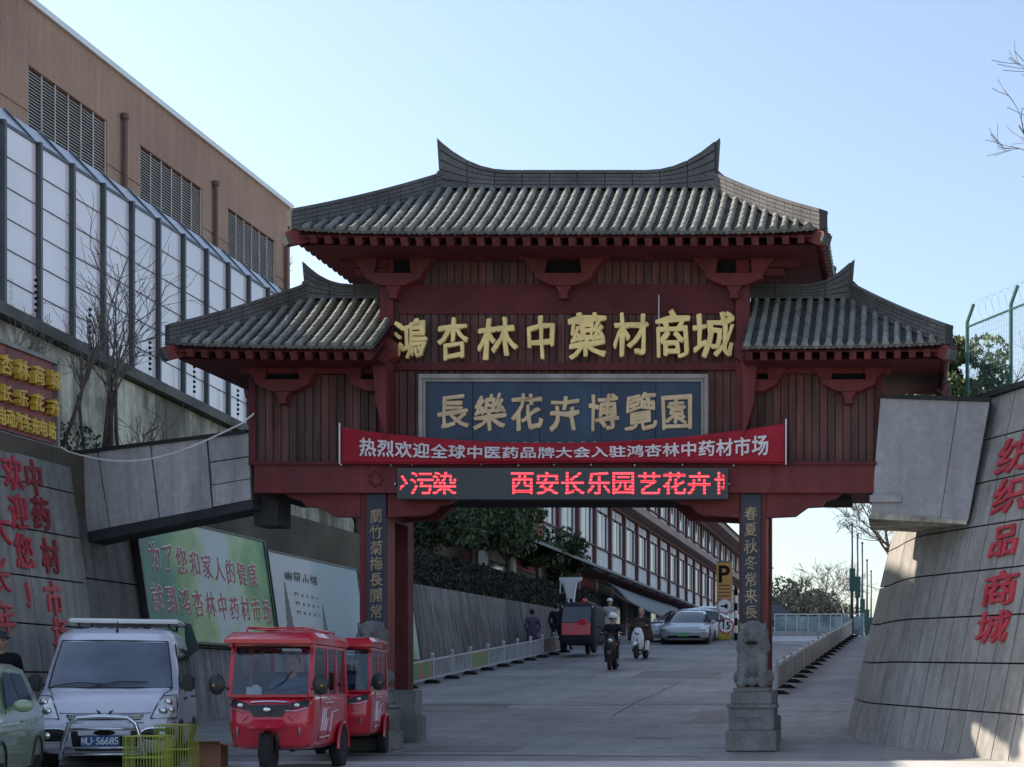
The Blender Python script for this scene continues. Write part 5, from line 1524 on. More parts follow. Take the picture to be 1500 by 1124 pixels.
# --- cars at the top of the ramp
def sedan(label, x, y, rz, m, group='cars at the top of the ramp'):
    t = thing('car', label, 'car', (x, y, gz(y)-.01), rz, group)
    c = Shell([(.20, .78, .15, 4.45), (.32, .90, .03, 4.55), (.50, .92, .0, 4.6), (.62, .92, .05, 4.6), (.72, .91, .22, 4.58), (.82, .89, .75, 4.5), (.90, .87, 1.15, 4.42), (1.15, .76, 1.62, 3.95), (1.34, .66, 2.05, 3.45), (1.42, .58, 2.4, 3.1), (1.44, .3, 2.6, 2.9)], rf=.34, rr=.2, bulge=.14)
    c.body(m, t)
    c.fpatch('windscreen', M['darkglass'], [(-.90, .92), (.90, .92), (.86, 1.35), (-.86, 1.35)], t, .01)
    c.fpatch('lower_grille', M['black'], [(-.75, .27), (.75, .27), (.62, .36), (-.62, .36)], t, .012)
    for s_ in (-1, 1):
        c.spatch('side_window', M['darkglass'], [(1.45, .93), (2.45, .93), (2.40, 1.34), (2.05, 1.34)], s_, t, .01)
        c.spatch('side_window', M['darkglass'], [(2.55, .93), (3.75, .95), (3.35, 1.32), (2.5, 1.34)], s_, t, .01)
        c.fpatch('headlight', M['lamp'], [(s_*.62, .58), (s_*.92, .62), (s_*.96, .74), (s_*.72, .70)], t, .015)
        mirror(t, m, s_*.86, 1.55, .95, s_, .2, .14)
    for y_ in (.85, 3.65):
        arch(c, y_, .37, t, .33)
        for s_ in (-1, 1): wheel(t, (s_*.80, y_, .33), .33, .2)
    b = MB(); b.cbox((0, -.02, .40), (.44, .02, .13), .004); b.build('number_plate', mat('green_number_plate', (.08, .3, .14), .5, obj=True), t)
    return t
sedan('silver grey sedan facing the camera at the top of the ramp', PX(1001, 57.6), 57.6, R(3), M['cargrey'])
sedan('white car partly hidden behind the silver sedan, on its left', PX(938, 60), 60.0, R(-42), M['carwhite'])
sedan('white car just behind the silver sedan, beside the yellow parking sign', PX(1040, 66), 65.5, R(8), M['carwhite'])

# --- red passenger tricycles
trike = thing('passenger_tricycle', 'red enclosed tricycle with roof rack parked in front, white outline lettering on its side', 'tricycle', (-7.43, 18.05, gz(19)), R(9), 'red passenger tricycles')
ts_ = Shell([(.31, .40, .12, 2.16), (.36, .445, .03, 2.2), (.60, .47, -.07, 2.22), (.80, .475, -.03, 2.22), (.94, .475, .05, 2.2)], rf=.14, rr=.08, bulge=.05)
bd_ = ts_.body(M['trikered'], trike, caps=False)
sm = bd_.modifiers.new('s', 'SOLIDIFY'); sm.thickness = .02
b = MB(); b.box(-.42, .42, .12, 2.14, .34, .37); b.build('floor', M['trikein'], trike)
# cabin pillars
def pil(name, pts, w=.05, d=.04, m='trikered'):
    b = MB()
    for i in range(len(pts)-1): b.bar(pts[i], pts[i+1], w, d, up=(1, 0, 0))
    return b.build(name, M[m], trike)
for s_ in (-1, 1):
    pil('pillar', [(s_*.455, .07, .93), (s_*.44, .24, 1.56)], .055, .05)
    pil('pillar', [(s_*.455, .98, .93), (s_*.44, .98, 1.56)], .05, .035)
    pil('pillar', [(s_*.455, 1.50, .93), (s_*.44, 1.50, 1.56)], .06, .035)
    pil('pillar', [(s_*.455, 2.14, .93), (s_*.44, 2.06, 1.56)], .10, .035)
    for z in (.945, 1.54): pil('window_rail', [(s_*.455, .12, z), (s_*.455, 2.1, z)], .035, .03)
    for ya, yb in ((.14, .96), (1.0, 1.47), (1.54, 2.06)):
        b = MB(); b.box(s_*.448-.003, s_*.448+.003, ya+(.03 if ya < .2 else 0), yb, .965, 1.52); b.build('side_window', M['clear'], trike)
    b = MB(); b.tube([ts_.side(s_, y, z, .003) for y, z in ((.50, .40), (.50, .93))], .006, 5); b.build('door_seam', M['black'], trike)
    b = MB(); b.tube([ts_.side(s_, y, z, .003) for y, z in ((1.0, .40), (1.0, .93))], .006, 5); b.build('door_seam', M['black'], trike)
    b = MB(); b.cbox((s_*.49, .93, .90), (.025, .10, .03), .01); b.build('door_handle', M['chrome'], trike)
    # white outline lettering and stripes
    for pts in ([(.58, .52), (.66, .80), (.74, .80), (.70, .52)], [(.62, .62), (.71, .62)], [(.78, .52), (.84, .78), (.98, .80)], [(.84, .52), (.92, .66), (1.0, .66)], [(.52, .44), (.80, .44)], [(.86, .445), (1.08, .445)], [(.80, .86), (1.25, .865)], [(1.1, .50), (1.18, .74), (1.5, .76)]):
        b = MB(); b.tube([ts_.side(s_, y, z, .005) for y, z in pts], .007, 5); b.build('side_marking', M['platetext'], trike)
    # lamps
    hl = ts_.fpatch('headlight', M['plastic'], [(s_*.42, .77), (s_*.93, .83), (s_*.90, .90), (s_*.50, .86)], trike, .012, 6, 3)
    b = MB(); p = ts_.front(s_*.66, .83, .02); b.sphere(p, .022, 10, (1.5, .3, 1)); b.build('lens', M['lamp'], hl)
    b = MB(); b.tube([ts_.front(s_*v, z, .015) for v, z in ((.40, .765), (.66, .76), (.88, .80), (.95, .86))], .007, 5); b.build('lamp_edge', M['lampin'], hl)
    b = MB(); b.tube([ts_.front(s_*.74, z, .01) for z in (.48, .53, .58)], [.008, .016, .006], 6); b.build('fog_slot', M['lampin'], trike)
    # mirrors
    b = MB(); b.tube([(s_*.46, .08, 1.02), (s_*.52, .02, 1.06)], .014, 6); b.sphere((s_*.58, 0, 1.08), .11, 12, (.85, .45, 1.15)); mr_ = b.build('wing_mirror', M['plastic'], trike, smooth=True)
    b = MB(); b.sphere((s_*.60, -.04, 1.07), .02, 8, (1, .5, 1)); b.build('indicator', M['amber'], mr_)
b = MB(); b.box(-.41, .41, 2.08, 2.11, .95, 1.53); b.build('rear_window', M['clear'], trike)
b = MB(); b.grid(lambda u, v: Vector((-.425+.85*u, .05+.17*v-.03*math.sin(math.pi*u), .955+.60*v)), 10, 4); b.build('windscreen', M['clear'], trike, smooth=True)
b = MB(); b.bar((-.43, .03, .945), (.43, .03, .945), .03, .03); b.bar((-.43, .21, 1.55), (.43, .21, 1.55), .03, .03); b.build('windscreen_frame', M['trikered'], trike)
b = MB(); b.cbox((-.19, .10, 1.0), (.17, .006, .10), .002); b.cbox((-.17, .095, 1.06), (.07, .006, .03), .002); b.build('notice_card', M['platetext'], trike)
b = MB(); b.tube([(-.05, .035, .97), (.16, .05, 1.12), (.24, .09, 1.25)], .007, 5); b.build('wiper', M['plastic'], trike)
b = MB(); b.cbox((0, .18, .95), (.78, .18, .05), .02); b.build('dashboard', M['plastic'], trike)
ts_.fline('panel_gap', M['black'], [(-.95, .62), (-.55, .66), (-.48, .70)], trike, .004); ts_.fline('panel_gap', M['black'], [(.95, .62), (.55, .66), (.48, .70)], trike, .004)
ts_.fline('panel_gap', M['black'], [(-.97, .935), (0, .94), (.97, .935)], trike, .004)
b = MB(); b.box(-.43, .43, .3, 2.05, 1.555, 1.563); b.build('headliner', M['trikein'], trike)
# roof with sloping visor
b = MB()
def rring(y, hw, z0, z1): return [(-hw, y, z0), (-hw, y, z0+(z1-z0)*.6), (-hw*.9, y, z1), (hw*.9, y, z1), (hw, y, z0+(z1-z0)*.6), (hw, y, z0)]
b.loft([rring(-.03, .49, 1.565, 1.61), rring(.02, .50, 1.565, 1.64), rring(.16, .49, 1.565, 1.70), rring(1.2, .49, 1.565, 1.715), rring(2.18, .48, 1.565, 1.70), rring(2.22, .46, 1.565, 1.66)])
b.build('roof', M['trikered'], trike, smooth=30)
rk = MB()
for s_ in (-1, 1): rk.tube([(s_*.33, .35, 1.70), (s_*.33, .38, 1.76), (s_*.33, 2.0, 1.76), (s_*.33, 2.03, 1.70)], .013, 6)
for y in (.42, 1.2, 1.98): rk.tube([(-.33, y, 1.76), (.33, y, 1.76)], .012, 6)
rack = rk.build('roof_rack', M['trikered'], trike, smooth=True)
# nose
ts_.fpatch('grille', M['plastic'], [(-.34, .70), (.34, .70), (.48, .84), (-.48, .84)], trike, .012)
ts_.fline('chrome_strip', M['chrome'], [(-.42, .865), (-.2, .872), (0, .875), (.2, .872), (.42, .865)], trike, .012, .012)
b = MB(); b.sphere((0, -.10, .785), .03, 12, (1.4, .3, .9)); b.build('badge', M['chrome'], trike)
b = MB(); b.loft([[(-.21*k, -.12-.10*j, .60-.03*j), (.21*k, -.12-.10*j, .60-.03*j), (.17*k, .02-.12*j, .70-.05*j), (-.17*k, .02-.12*j, .70-.05*j)] for j, k in ((0, 1), (.5, .95), (1, .8))]); b.build('mudguard', M['trikered'], trike, smooth=30)
for s_ in (-1, 1):
    b = MB(); b.tube([(s_*.09, -.02, .62), (s_*.09, .0, .27)], .022, 8); b.build('fork', M['darkmetal'], trike, smooth=True)
b = MB(); b.box(-.11, .11, -.02, .30, .32, .60); b.build('wheel_well', M['black'], trike)
wheel(trike, (0, 0, .27), .27, .11)
for s_ in (-1, 1):
    wheel(trike, (s_*.44, 1.78, .27), .27, .12)
    b = MB(); pts = [(s_*.492, 1.78+.33*math.cos(a), .27+.33*math.sin(a)) for a in [math.pi*k/14 for k in range(15)]]
    b.loft([pts, [(s_*.492, 1.78+.31*math.cos(a), .31) for a in [math.pi*k/14 for k in range(15)]]], closed=False); b.build('arch_shadow_panel', M['black'], trike)
    b = MB(); b.tube(pts, .022, 6); b.build('arch_lip', M['trikered'], trike)
b = MB(); b.tube([(-.44, 1.78, .27), (.44, 1.78, .27)], .03, 8); b.build('axle', M['darkmetal'], trike)
b = MB(); b.cbox((0, .92, .55), (.8, .40, .36), .04); b.cbox((0, 1.12, .98), (.72, .09, .52), .03); b.build('driver_seat', M['seat'], trike)
b = MB(); b.tube([(-.30, .50, 1.06), (-.12, .40, 1.02), (.12, .40, 1.02), (.30, .50, 1.06)], .014, 8); b.tube([(0, .40, 1.02), (0, .25, .6)], .02, 8); b.build('handlebar', M['darkmetal'], trike)
trike2 = copy_tree(trike)
for ch in list(trike2.children):
    if ch.name.startswith('roof_rack') or ch.name.startswith('notice_card'): bpy.data.objects.remove(ch)
trike2.location = (-7.66, 20.78, gz(21.5)); trike2.rotation_euler = (0, 0, R(11)); trike2.scale = (.97, .80, .97)
trike2['label'] = 'red enclosed tricycle without roof rack, half hidden behind the front one beside the gate column'

# --- dark cargo tricycle going up the ramp
ct = thing('cargo_tricycle', 'dark enclosed tricycle with a red rear panel driving up the ramp', 'tricycle', (PX(862, 51), 51, gz(51)), R(180+2))
cs = Shell([(.28, .50, .05, 2.3), (.40, .56, .0, 2.35), (.95, .57, .0, 2.3), (1.45, .55, .05, 2.1), (1.56, .50, .12, 2.0), (1.62, .3, .4, 1.8)], rf=.1, rr=.12, bulge=.02)
cs.body(mat('dull_dark_panel', (.022, .022, .026), .7, obj=True, spec=.2), ct)
b = MB(); b.grid(lambda u, v: cs.rear(-.80+1.6*u, .96+.50*v, .012), 6, 3); b.build('rear_window', M['darkglass'], ct)
b = MB(); b.grid(lambda u, v: cs.rear(-.80+1.6*u, .56+.38*v, .012), 6, 3); b.build('rear_panel', M['trikered'], ct)
b = MB(); b.lathe([(.16, 0), (.16, .012), (.14, .02), (.001, .02)], (-.2, 2.3, .93), 'y', 16); b.build('spare_disc', M['trikered'], ct)
b = MB(); b.bar((-.50, 2.31, .50), (.50, 2.31, .50), .03, .10); b.build('tail_bar', M['darkmetal'], ct)
for s_ in (-1, 1):
    b = MB(); b.bar((s_*.48, 2.20, .55), (s_*.48, 2.05, 1.5), .03, .03); b.build('pale_edge', M['alu'], ct)
    wheel(ct, (s_*.48, 1.85, .27), .27, .13)
wheel(ct, (0, .1, .27), .27, .11)
b = MB(); b.lathe([(.10, 0), (.10, .10), (.07, .16), (.002, .17)], (-.12, 1.5, 1.60), 'z', 12); b.build('red_beacon', mat('red_beacon_lens', (.55, .08, .04), .3, obj=True), ct, smooth=True)
for x in (-.3, .2): 
    b = MB(); b.bar((x, .5, 1.64), (x, 1.9, 1.64), .03); b.build('roof_bar', M['darkmetal'], ct)

# ------------------------------------------------------------------ people
def cloth(name, c, r=.85): return mat(name, c, r, var=.15, scale=6, fine=.1, bump=.2, bscale=25, obj=True, spec=.2)
def person(label, loc, rz, top, legs, pose='stand', hair='hair', h=1.0, hat=None, long=False, fingers=False, group=None, voxel=.018, shoes=None):
    t = thing('person', label, 'person', loc, rz, group)
    mats = [M['skin'], top, legs, shoes or M['plastic']]
    c = []
    A = lambda p0, r0, p1, r1, m: c.append((tuple(x*h for x in p0), r0*h, tuple(x*h for x in p1), r1*h, m))
    if pose in ('stand', 'walk'):
        hip = .93; st = (.0, .0) if pose == 'stand' else (.20, -.22)
        for s, k in ((-1, st[0]), (1, st[1])):
            kn = (s*.10, -k*.55-.03, .50); ft = (s*.11, -k*1.1+.03, .09)
            A((s*.09, 0, hip), .095, kn, .062, 2); A(kn, .062, ft, .045, 2); A(ft, .048, (s*.12, ft[1]-.16, .045), .038, 3)
        sh_z = 1.42; lean = 0; base = (0, 0, hip)
    elif pose == 'scooter':
        hip = .78
        for s in (-1, 1):
            kn = (s*.15, -.42, .74); ft = (s*.14, -.42, .32)
            A((s*.10, .02, hip), .10, kn, .068, 2); A(kn, .066, ft, .05, 2); A(ft, .05, (s*.14, -.56, .28), .04, 3)
        sh_z = 1.28; lean = -.06; base = (0, 0.02, hip)
    else:  # seated driver
        hip = .80
        for s in (-1, 1):
            kn = (s*.13, -.42, .82); ft = (s*.13, -.48, .44)
            A((s*.10, 0, hip), .10, kn, .065, 2); A(kn, .062, ft, .045, 2); A(ft, .048, (s*.13, -.62, .42), .038, 3)
        sh_z = 1.28; lean = -.05; base = (0, 0, hip)
    A((-.07, base[1], base[2]+.02), .125, (.07, base[1], base[2]+.02), .125, 2 if pose in ('stand', 'walk') and not long else 1)
    A((0, base[1], hip+.08), .135, (0, lean*.6, sh_z-.18), .15, 1)
    A((-.10, lean, sh_z-.10), .11, (.10, lean, sh_z-.10), .11, 1)
    A((-.16, lean, sh_z-.03), .072, (.16, lean, sh_z-.03), .072, 1)
    if long:
        for s in (-1, 1): A((s*.07, 0, hip+.05), .13, (s*.08, .0, hip-.32), .12, 1)
    A((0, lean, sh_z), .055, (0, lean-.01, sh_z+.10), .05, 0)
    hz = sh_z+.20
    A((0, lean-.01, hz-.03), .078, (0, lean, hz+.045), .088, 0)
    A((0, lean-.05, hz-.07), .045, (0, lean-.055, hz-.075), .04, 0)
    A((0, lean-.088, hz-.02), .016, (0, lean-.10, hz-.03), .014, 0)
    for s in (-1, 1): A((s*.085, lean+.01, hz-.01), .02, (s*.087, lean+.01, hz-.03), .016, 0)
    for s in (-1, 1):
        shp = (s*.19, lean, sh_z-.04)
        if pose in ('stand',): el = (s*.25, .03, sh_z-.30); wr = (s*.22, -.08, sh_z-.53); hd = (s*.215, -.10, sh_z-.62)
        elif pose == 'walk': el = (s*.25, .08*s, sh_z-.30); wr = (s*.23, -.10*s-.05, sh_z-.52); hd = (s*.225, -.12*s-.06, sh_z-.61)
        else: el = (s*.29, -.16, sh_z-.24); wr = (s*.27, -.42, sh_z-.24); hd = (s*.26, -.50, sh_z-.23)
        A(shp, .062, el, .05, 1); A(el, .048, wr, .036, 1); A(wr, .03, hd, .03, 0)
        d = Vector(hd)-Vector(wr); d.normalize(); sd = Vector((s, 0, 0))
        if fingers:
            for k, (o_, ln) in enumerate(((-.026, .05), (-.009, .06), (.009, .057), (.026, .045))):
                a = Vector(hd)+Vector((o_, 0, 0)); m1 = a+d*ln*.6+Vector((0, 0, -.01)); A(tuple(a), .0105, tuple(m1), .0095, 0); A(tuple(m1), .0095, tuple(m1+Vector((0, .01, -.03))), .0085, 0)
            a = Vector(hd)-sd*.03-d*.03; A(tuple(a), .012, tuple(a-sd*.03+d*.03), .010, 0)
        else:
            A(hd, .028, tuple(Vector(hd)+d*.06), .018, 0); a = Vector(hd)-sd*.02; A(tuple(a), .013, tuple(a-sd*.03+d*.03), .011, 0)
    fuse(c, voxel, mats, 'body', t)
    hc = (0, (lean+.012)*h, (hz+.035)*h)
    if hat == 'helmet_white' or hat == 'helmet_black':
        b = MB(); b.sphere((hc[0], hc[1], hc[2]+.01), .125*h, 16, (1, 1.12, .98))
        b.v = [v if v.z > hc[2]-.07 else Vector((v.x, v.y, hc[2]-.07)) for v in b.v]
        b.build('helmet', M['carwhite'] if 'white' in hat else M['plastic'], t, smooth=True)
        b = MB(); b.grid(lambda u, v: Vector((hc[0]+.118*h*math.sin((u-.5)*2.0), hc[1]-.128*h*math.cos((u-.5)*2.0), hc[2]-.07+.09*v)), 8, 3); b.build('visor', M['darkglass'], t, smooth=True)
    elif hat == 'cap' or hat == 'hat_white':
        mm = M['carwhite'] if hat == 'hat_white' else M['plastic']
        b = MB(); b.sphere((hc[0], hc[1], hc[2]+.01), .105*h, 14, (1, 1.08, .95)); b.v = [v if v.z > hc[2]+.005 else Vector((v.x, v.y, hc[2]+.005)) for v in b.v]
        b.lathe([(.10*h, 0), (.135*h, -.008), (.135*h, -.004), (.10*h, .01)], (hc[0], hc[1]-.035*h, hc[2]+.01), n=16); b.build('cap', mm, t, smooth=True)
    if hat in (None, 'cap'):
        b = MB(); b.sphere((hc[0], hc[1]+.012, hc[2]), .098*h, 14, (1, 1.02, 1.02))
        b.v = [Vector((v.x, max(v.y, hc[1]-.045*h) if v.z < hc[2]+.04*h else v.y, v.z)) for v in b.v]
        b.build('hair', M[hair], t, smooth=True)
    for s in (-1, 1):
        b = MB(); b.sphere((s*.032*h, (lean-.078)*h, (hz+.0)*h), .011*h, 6); b.build('eye', M['black'], t)
    return t
C1 = cloth('blue_grey_jacket', (.10, .13, .22)); C2 = cloth('black_coat', (.015, .016, .019)); C3 = cloth('purple_grey_padded_coat', (.11, .09, .15)); C4 = cloth('pale_grey_coat', (.36, .36, .35))
C5 = cloth('dark_trousers', (.02, .022, .03)); C6 = cloth('dark_brown_windproof_cape', (.045, .032, .025)); C7 = cloth('dark_red_trousers', (.06, .012, .014))
def rot(o, p): return tuple(Vector(o.location) + Matrix.Rotation(o.rotation_euler.z, 3, 'Z') @ Vector(p))
person('driver in a blue grey jacket sitting inside the front red tricycle', rot(trike, (.08, .86, -.10)), trike.rotation_euler.z, C1, C5, 'drive', fingers=True, voxel=.013, h=.97)
person('driver sitting inside the rear red tricycle', rot(trike2, (.0, .68, -.08)), trike2.rotation_euler.z, C1, C5, 'drive', h=.94)
person('person in a black cap at the left edge behind the green car', (PX(1, 21.2), 21.2, gz(21.2)), R(30), C2, C5, 'stand', hat='cap', h=1.0)
person('person in a purple grey padded coat walking up beside the left rail', (PX(780, 50), 50, gz(50)-.05), R(180), C3, C5, 'walk', h=.90, long=True)
person('person in black walking up the ramp, further left of two next to the rail end', (PX(815, 52.8), 52.8, gz(52.8)), R(180), C2, C5, 'walk', h=.95)
person('person in black walking up the ramp, nearer to the dark tricycle of two', (PX(829, 53.6), 53.6, gz(53.6)), R(175), C2, C7, 'walk', h=1.0, long=True)
person('person in a pale grey coat and white hat standing behind the scooter rider', (PX(893, 55.5), 55.5, gz(55.5)), R(10), C4, C5, 'stand', hat='hat_white', h=1.02, long=True)

def scooter(label, x, y, rz, m, wide=1.0):
    t = thing('scooter', label, 'scooter', (x, y, gz(y)), rz)
    wheel(t, (0, -.62, .22), .22, .09); wheel(t, (0, .58, .22), .22, .10)
    b = MB(); b.tube([(0, -.62, .22), (0, -.50, .60), (0, -.42, .98)], .028, 8); b.build('fork', M['darkmetal'], t, smooth=True)
    b = MB(); b.loft([[(-.12*wide*k, y0, z), (-.05*wide*k, y0-.06, z), (.05*wide*k, y0-.06, z), (.12*wide*k, y0, z), (.10*wide*k, y0+.05, z), (-.10*wide*k, y0+.05, z)] for z, y0, k in ((.30, -.40, .9), (.42, -.42, 1.25), (.60, -.46, 1.35), (.78, -.44, 1.2), (.92, -.42, .8), (.97, -.40, .5))]); b.build('leg_shield', m, t, smooth=40)
    b = MB(); b.loft([[(-.05*k, -.62+.17*q, .44+.07*(1-q*q)), (.05*k, -.62+.17*q, .44+.07*(1-q*q)), (.05*k, -.62+.17*q, .47+.07*(1-q*q)), (-.05*k, -.62+.17*q, .47+.07*(1-q*q))] for q, k in ((-1.2, .8), (-.5, 1.1), (0, 1.2), (.6, 1.2), (1.1, 1))]); b.build('front_mudguard', m, t, smooth=40)
    b = MB(); b.sphere((0, -.50, .80), .07, 12, (1.1, .6, 1)); b.build('headlight', M['lampin'], t, smooth=True)
    b = MB(); b.tube([(-.33, -.34, 1.02), (-.20, -.40, 1.0), (.20, -.40, 1.0), (.33, -.34, 1.02)], .016, 8); b.build('handlebar', M['darkmetal'], t, smooth=True)
    for s in (-1, 1):
        b = MB(); b.tube([(s*.24, -.38, 1.0), (s*.30, -.40, 1.16)], .008, 6); b.sphere((s*.31, -.40, 1.19), .05, 8, (1.1, .3, .8)); b.build('mirror', M['plastic'], t)
        b = MB(); b.sphere((s*.17, -.42, .70), .028, 8, (1, .6, 1)); b.build('indicator', M['amber'], t)
        b = MB(); b.tube([(s*.13, .1, .12), (s*.13, .6, .22)], .03, 8); b.build('side_panel_pipe', M['darkmetal'], t, smooth=True)
    b = MB(); b.cbox((0, -.2, .29), (.28, .42, .06), .02); b.build('footboard', M['plastic'], t)
    b = MB(); b.loft([[(-.12*k, y0, .30), (-.14*k, y0, .55), (-.10*k, y0, .68), (.10*k, y0, .68), (.14*k, y0, .55), (.12*k, y0, .30)] for y0, k in ((.0, .7), (.15, 1), (.5, 1.05), (.80, .6))]); b.build('rear_fairing', m, t, smooth=40)
    b = MB(); b.cbox((0, .32, .71), (.26, .62, .08), .035); b.build('saddle', M['seat'], t)
    b = MB(); b.tube([(0, -.08, .30), (0, .0, .3), (0, .58, .22)], .03, 8); b.build('frame_tube', M['darkmetal'], t)
    return t
sc1 = scooter('black scooter ridden down the middle of the ramp', PX(893, 42), 42.4, R(4), M['plastic'])
person('rider in black with a white helmet on the black scooter', tuple(Vector(sc1.location)+Vector((0, .12, -.03))), R(4), C2, C5, 'scooter', hat='helmet_white', h=1.0)
sc2 = scooter('white scooter ridden down the ramp beside the black one', PX(931, 47), 48, R(-4), M['carwhite'], 1.25)
rd = person('rider in a dark windproof cape on the white scooter', tuple(Vector(sc2.location)+Vector((0, .12, -.03))), R(-4), C6, C2, 'scooter', hat=None, h=1.02)
b = MB()
b.loft([[(r*math.cos(a)*1.0, -.12+r*.8*math.sin(a)*(1 if math.sin(a) > 0 else 1.3), z) for a in [2*math.pi*k/20 for k in range(20)]] for z, r in ((1.20, .14), (1.12, .24), (1.0, .33), (.85, .38), (.70, .40), (.62, .41))], True, False)
cp = b.build('cape', C6, rd, smooth=True); cp.modifiers.new('s', 'SOLIDIFY').thickness = .02

# ------------------------------------------------------------------ small things near the vehicles
M['cage'] = mat('yellow_green_wire', (.40, .44, .07), .5, var=.12, obj=True)
def cage(label, x, y, rz, w, d, h):
    t = thing('wire_cage', label, 'wire cage', (x, y, gz(y)), rz, 'yellow wire cages beside the van')
    for z in (.02, h*.5, h):
        b = MB(); b.tube([(-w/2, -d/2, z), (w/2, -d/2, z), (w/2, d/2, z), (-w/2, d/2, z), (-w/2, -d/2, z)], .007, 6); b.build('hoop', M['cage'], t)
    n = 13; k = 0
    mv = MB(); mv.tube([(0, 0, .02), (0, 0, h)],   .0035, 4); me = mv.mesh('wire', M['cage'])
    for i in range(n+1):
        for s in (-1, 1): link('wire', me, t, (-w/2+w*i/n, s*d/2, 0))
    m2 = int(n*d/w)
    for i in range(1, m2):
        for s in (-1, 1): link('wire', me, t, (s*w/2, -d/2+d*i/m2, 0))
    b = MB(); b.cbox((0, 0, .035), (w-.02, d-.02, .03), .005); b.build('tray', M['cage'], t)
    b = MB()
    for i in range(1, n): b.tube([(-w/2+w*i/n, -d/2, h), (-w/2+w*i/n, d/2, h)], .003, 4)
    b.build('top_wires', M['cage'], t, kind='stuff')
    return t
cage('yellow green wire cage in front of the minivan headlight, left of the pair', PX(208, 18.0), 18.15, R(5), .44, .34, .50)
cage('taller yellow green wire cage right of the minivan, right of the pair', PX(256, 18.7), 18.75, R(-3), .42, .26, .60)
M['card'] = mat('cardboard', (.33, .17, .09), .85, var=.12, scale=5, obj=True, fine=.06)
t = thing('cardboard_box', 'open brown cardboard box on the ground between the cages and the red tricycle', 'box', (PX(303, 19.6), 19.7, gz(19.7)), R(8))
for a in ((-.17, .17, -.16, -.152, .002, .30), (-.17, .17, .152, .16, .002, .30), (-.17, -.162, -.152, .152, .002, .30), (.162, .17, -.152, .152, .002, .30), (-.16, .16, -.15, .15, .002, .01)):
    b = MB(); b.box(*a); b.build('side', M['card'], t)
for q in (((-.17, -.16, .30), (.17, -.16, .30), (.19, -.29, .34), (-.15, -.29, .34)), ((.17, -.16, .30), (.17, .16, .30), (.30, .18, .27), (.30, -.14, .27))):
    b = MB(); b.loft([[Vector(p) for p in q], [Vector(p)+Vector((0, 0, .006)) for p in q]]); b.build('flap', M['card'], t)

# ------------------------------------------------------------------ signs and boom at the top of the ramp
M['psign'] = mat('orange_sign_face', (.50, .25, .06), .5, var=.06)
ps = thing('parking_sign', 'tall orange parking sign with a black P above two round signs', 'sign', (PX(1061, 61), 61, gz(61)))
z0 = PZ(892, 61)-gz(61); z1 = PZ(822, 61)-gz(61)
b = MB(); b.cbox((0, .03, (z0+z1)/2), (.62, .08, z1-z0), .01); fc = b.build('sign_face', M['psign'], ps)
letter('P', flat((0, -.015, z1-.52), .95, .95), 'letter_p', M['black'], fc, bold=.03, depth=.004)
for k in range(5):
    b = MB(); b.box(-.24, .24, -.016, -.011, z0+.35+.14*k, z0+.39+.14*k); b.build('text_line', M['frame_r'], fc)
b = MB(); b.box(-.30, .30, -.016, -.011, z1-.06, z1-.01); b.build('green_strip', M['green_steel'], fc)
for x in (-.22, .22):
    b = MB(); b.tube([(x, .09, 0), (x, .09, z1-.2)], .03, 8); b.build('post', M['alu'], ps)
for px, py, kind in ((1061, 888, 'horn'), (1063, 917, '15')):
    z = PZ(py, 60.8)-gz(61); x = PX(px, 60.8)-ps.location.x
    b = MB(); b.lathe([(.32, 0), (.32, .03), (.30, .04), (.001, .04)], (x, -.10, z), 'y', 28); ring = b.build('round_sign', mat('red_ring_'+kind, (.50, .08, .08) if kind == '15' else (.45, .25, .25), .5), ps)
    b = MB(); b.lathe([(.255, 0), (.255, -.006), (.001, -.006)], (x, -.101, z), 'y', 28); b.build('round_face', M['white'], ring)
    if kind == '15':
        for i, ch in enumerate('15'): letter(ch, flat((x-.10+.19*i, -.112, z+.02), .38, .40), 'digit', M['black'], ring, bold=.035, depth=.003)
    else:
        b = MB(); b.prism([(x-.16, z-.03), (x-.16, z+.03), (x-.05, z+.03), (x+.12, z+.11), (x+.12, z-.11), (x-.05, z-.03)], -.112, -.108); b.build('horn_symbol', M['black'], ring)
b = MB(); b.cbox((0, .05, .18), (.50, .3, .28), .04); b.build('yellow_base', mat('yellow_base_block', (.45, .33, .05), .7, var=.3, scale=4), ps)
bm_ = thing('boom_barrier', 'thin dark barrier boom across the road beside the parking sign', 'barrier', (PX(1050, 60), 60, gz(60)))
b = MB(); b.cbox((.75, 2.2, .5), (.3, .3, 1.0), .03); b.build('cabinet', mat('boom_cabinet', (.40, .32, .07), .6, var=.2), bm_)
b = MB(); zb = PZ(909, 60)-gz(60); b.bar((.3, .1, zb), (-3.0, .1, zb-.12), .05, .08); b.build('boom', M['darkmetal'], bm_)
st = thing('striped_bollard', 'black and white striped post beside the parking sign', 'post', (PX(1078, 61.5), 61.5, gz(61.5)))
for k in range(7):
    b = MB(); b.lathe([(.07, .3*k), (.07, .3*k+.297)], n=10); b.build('band', M['white'] if k % 2 else M['black'], st)
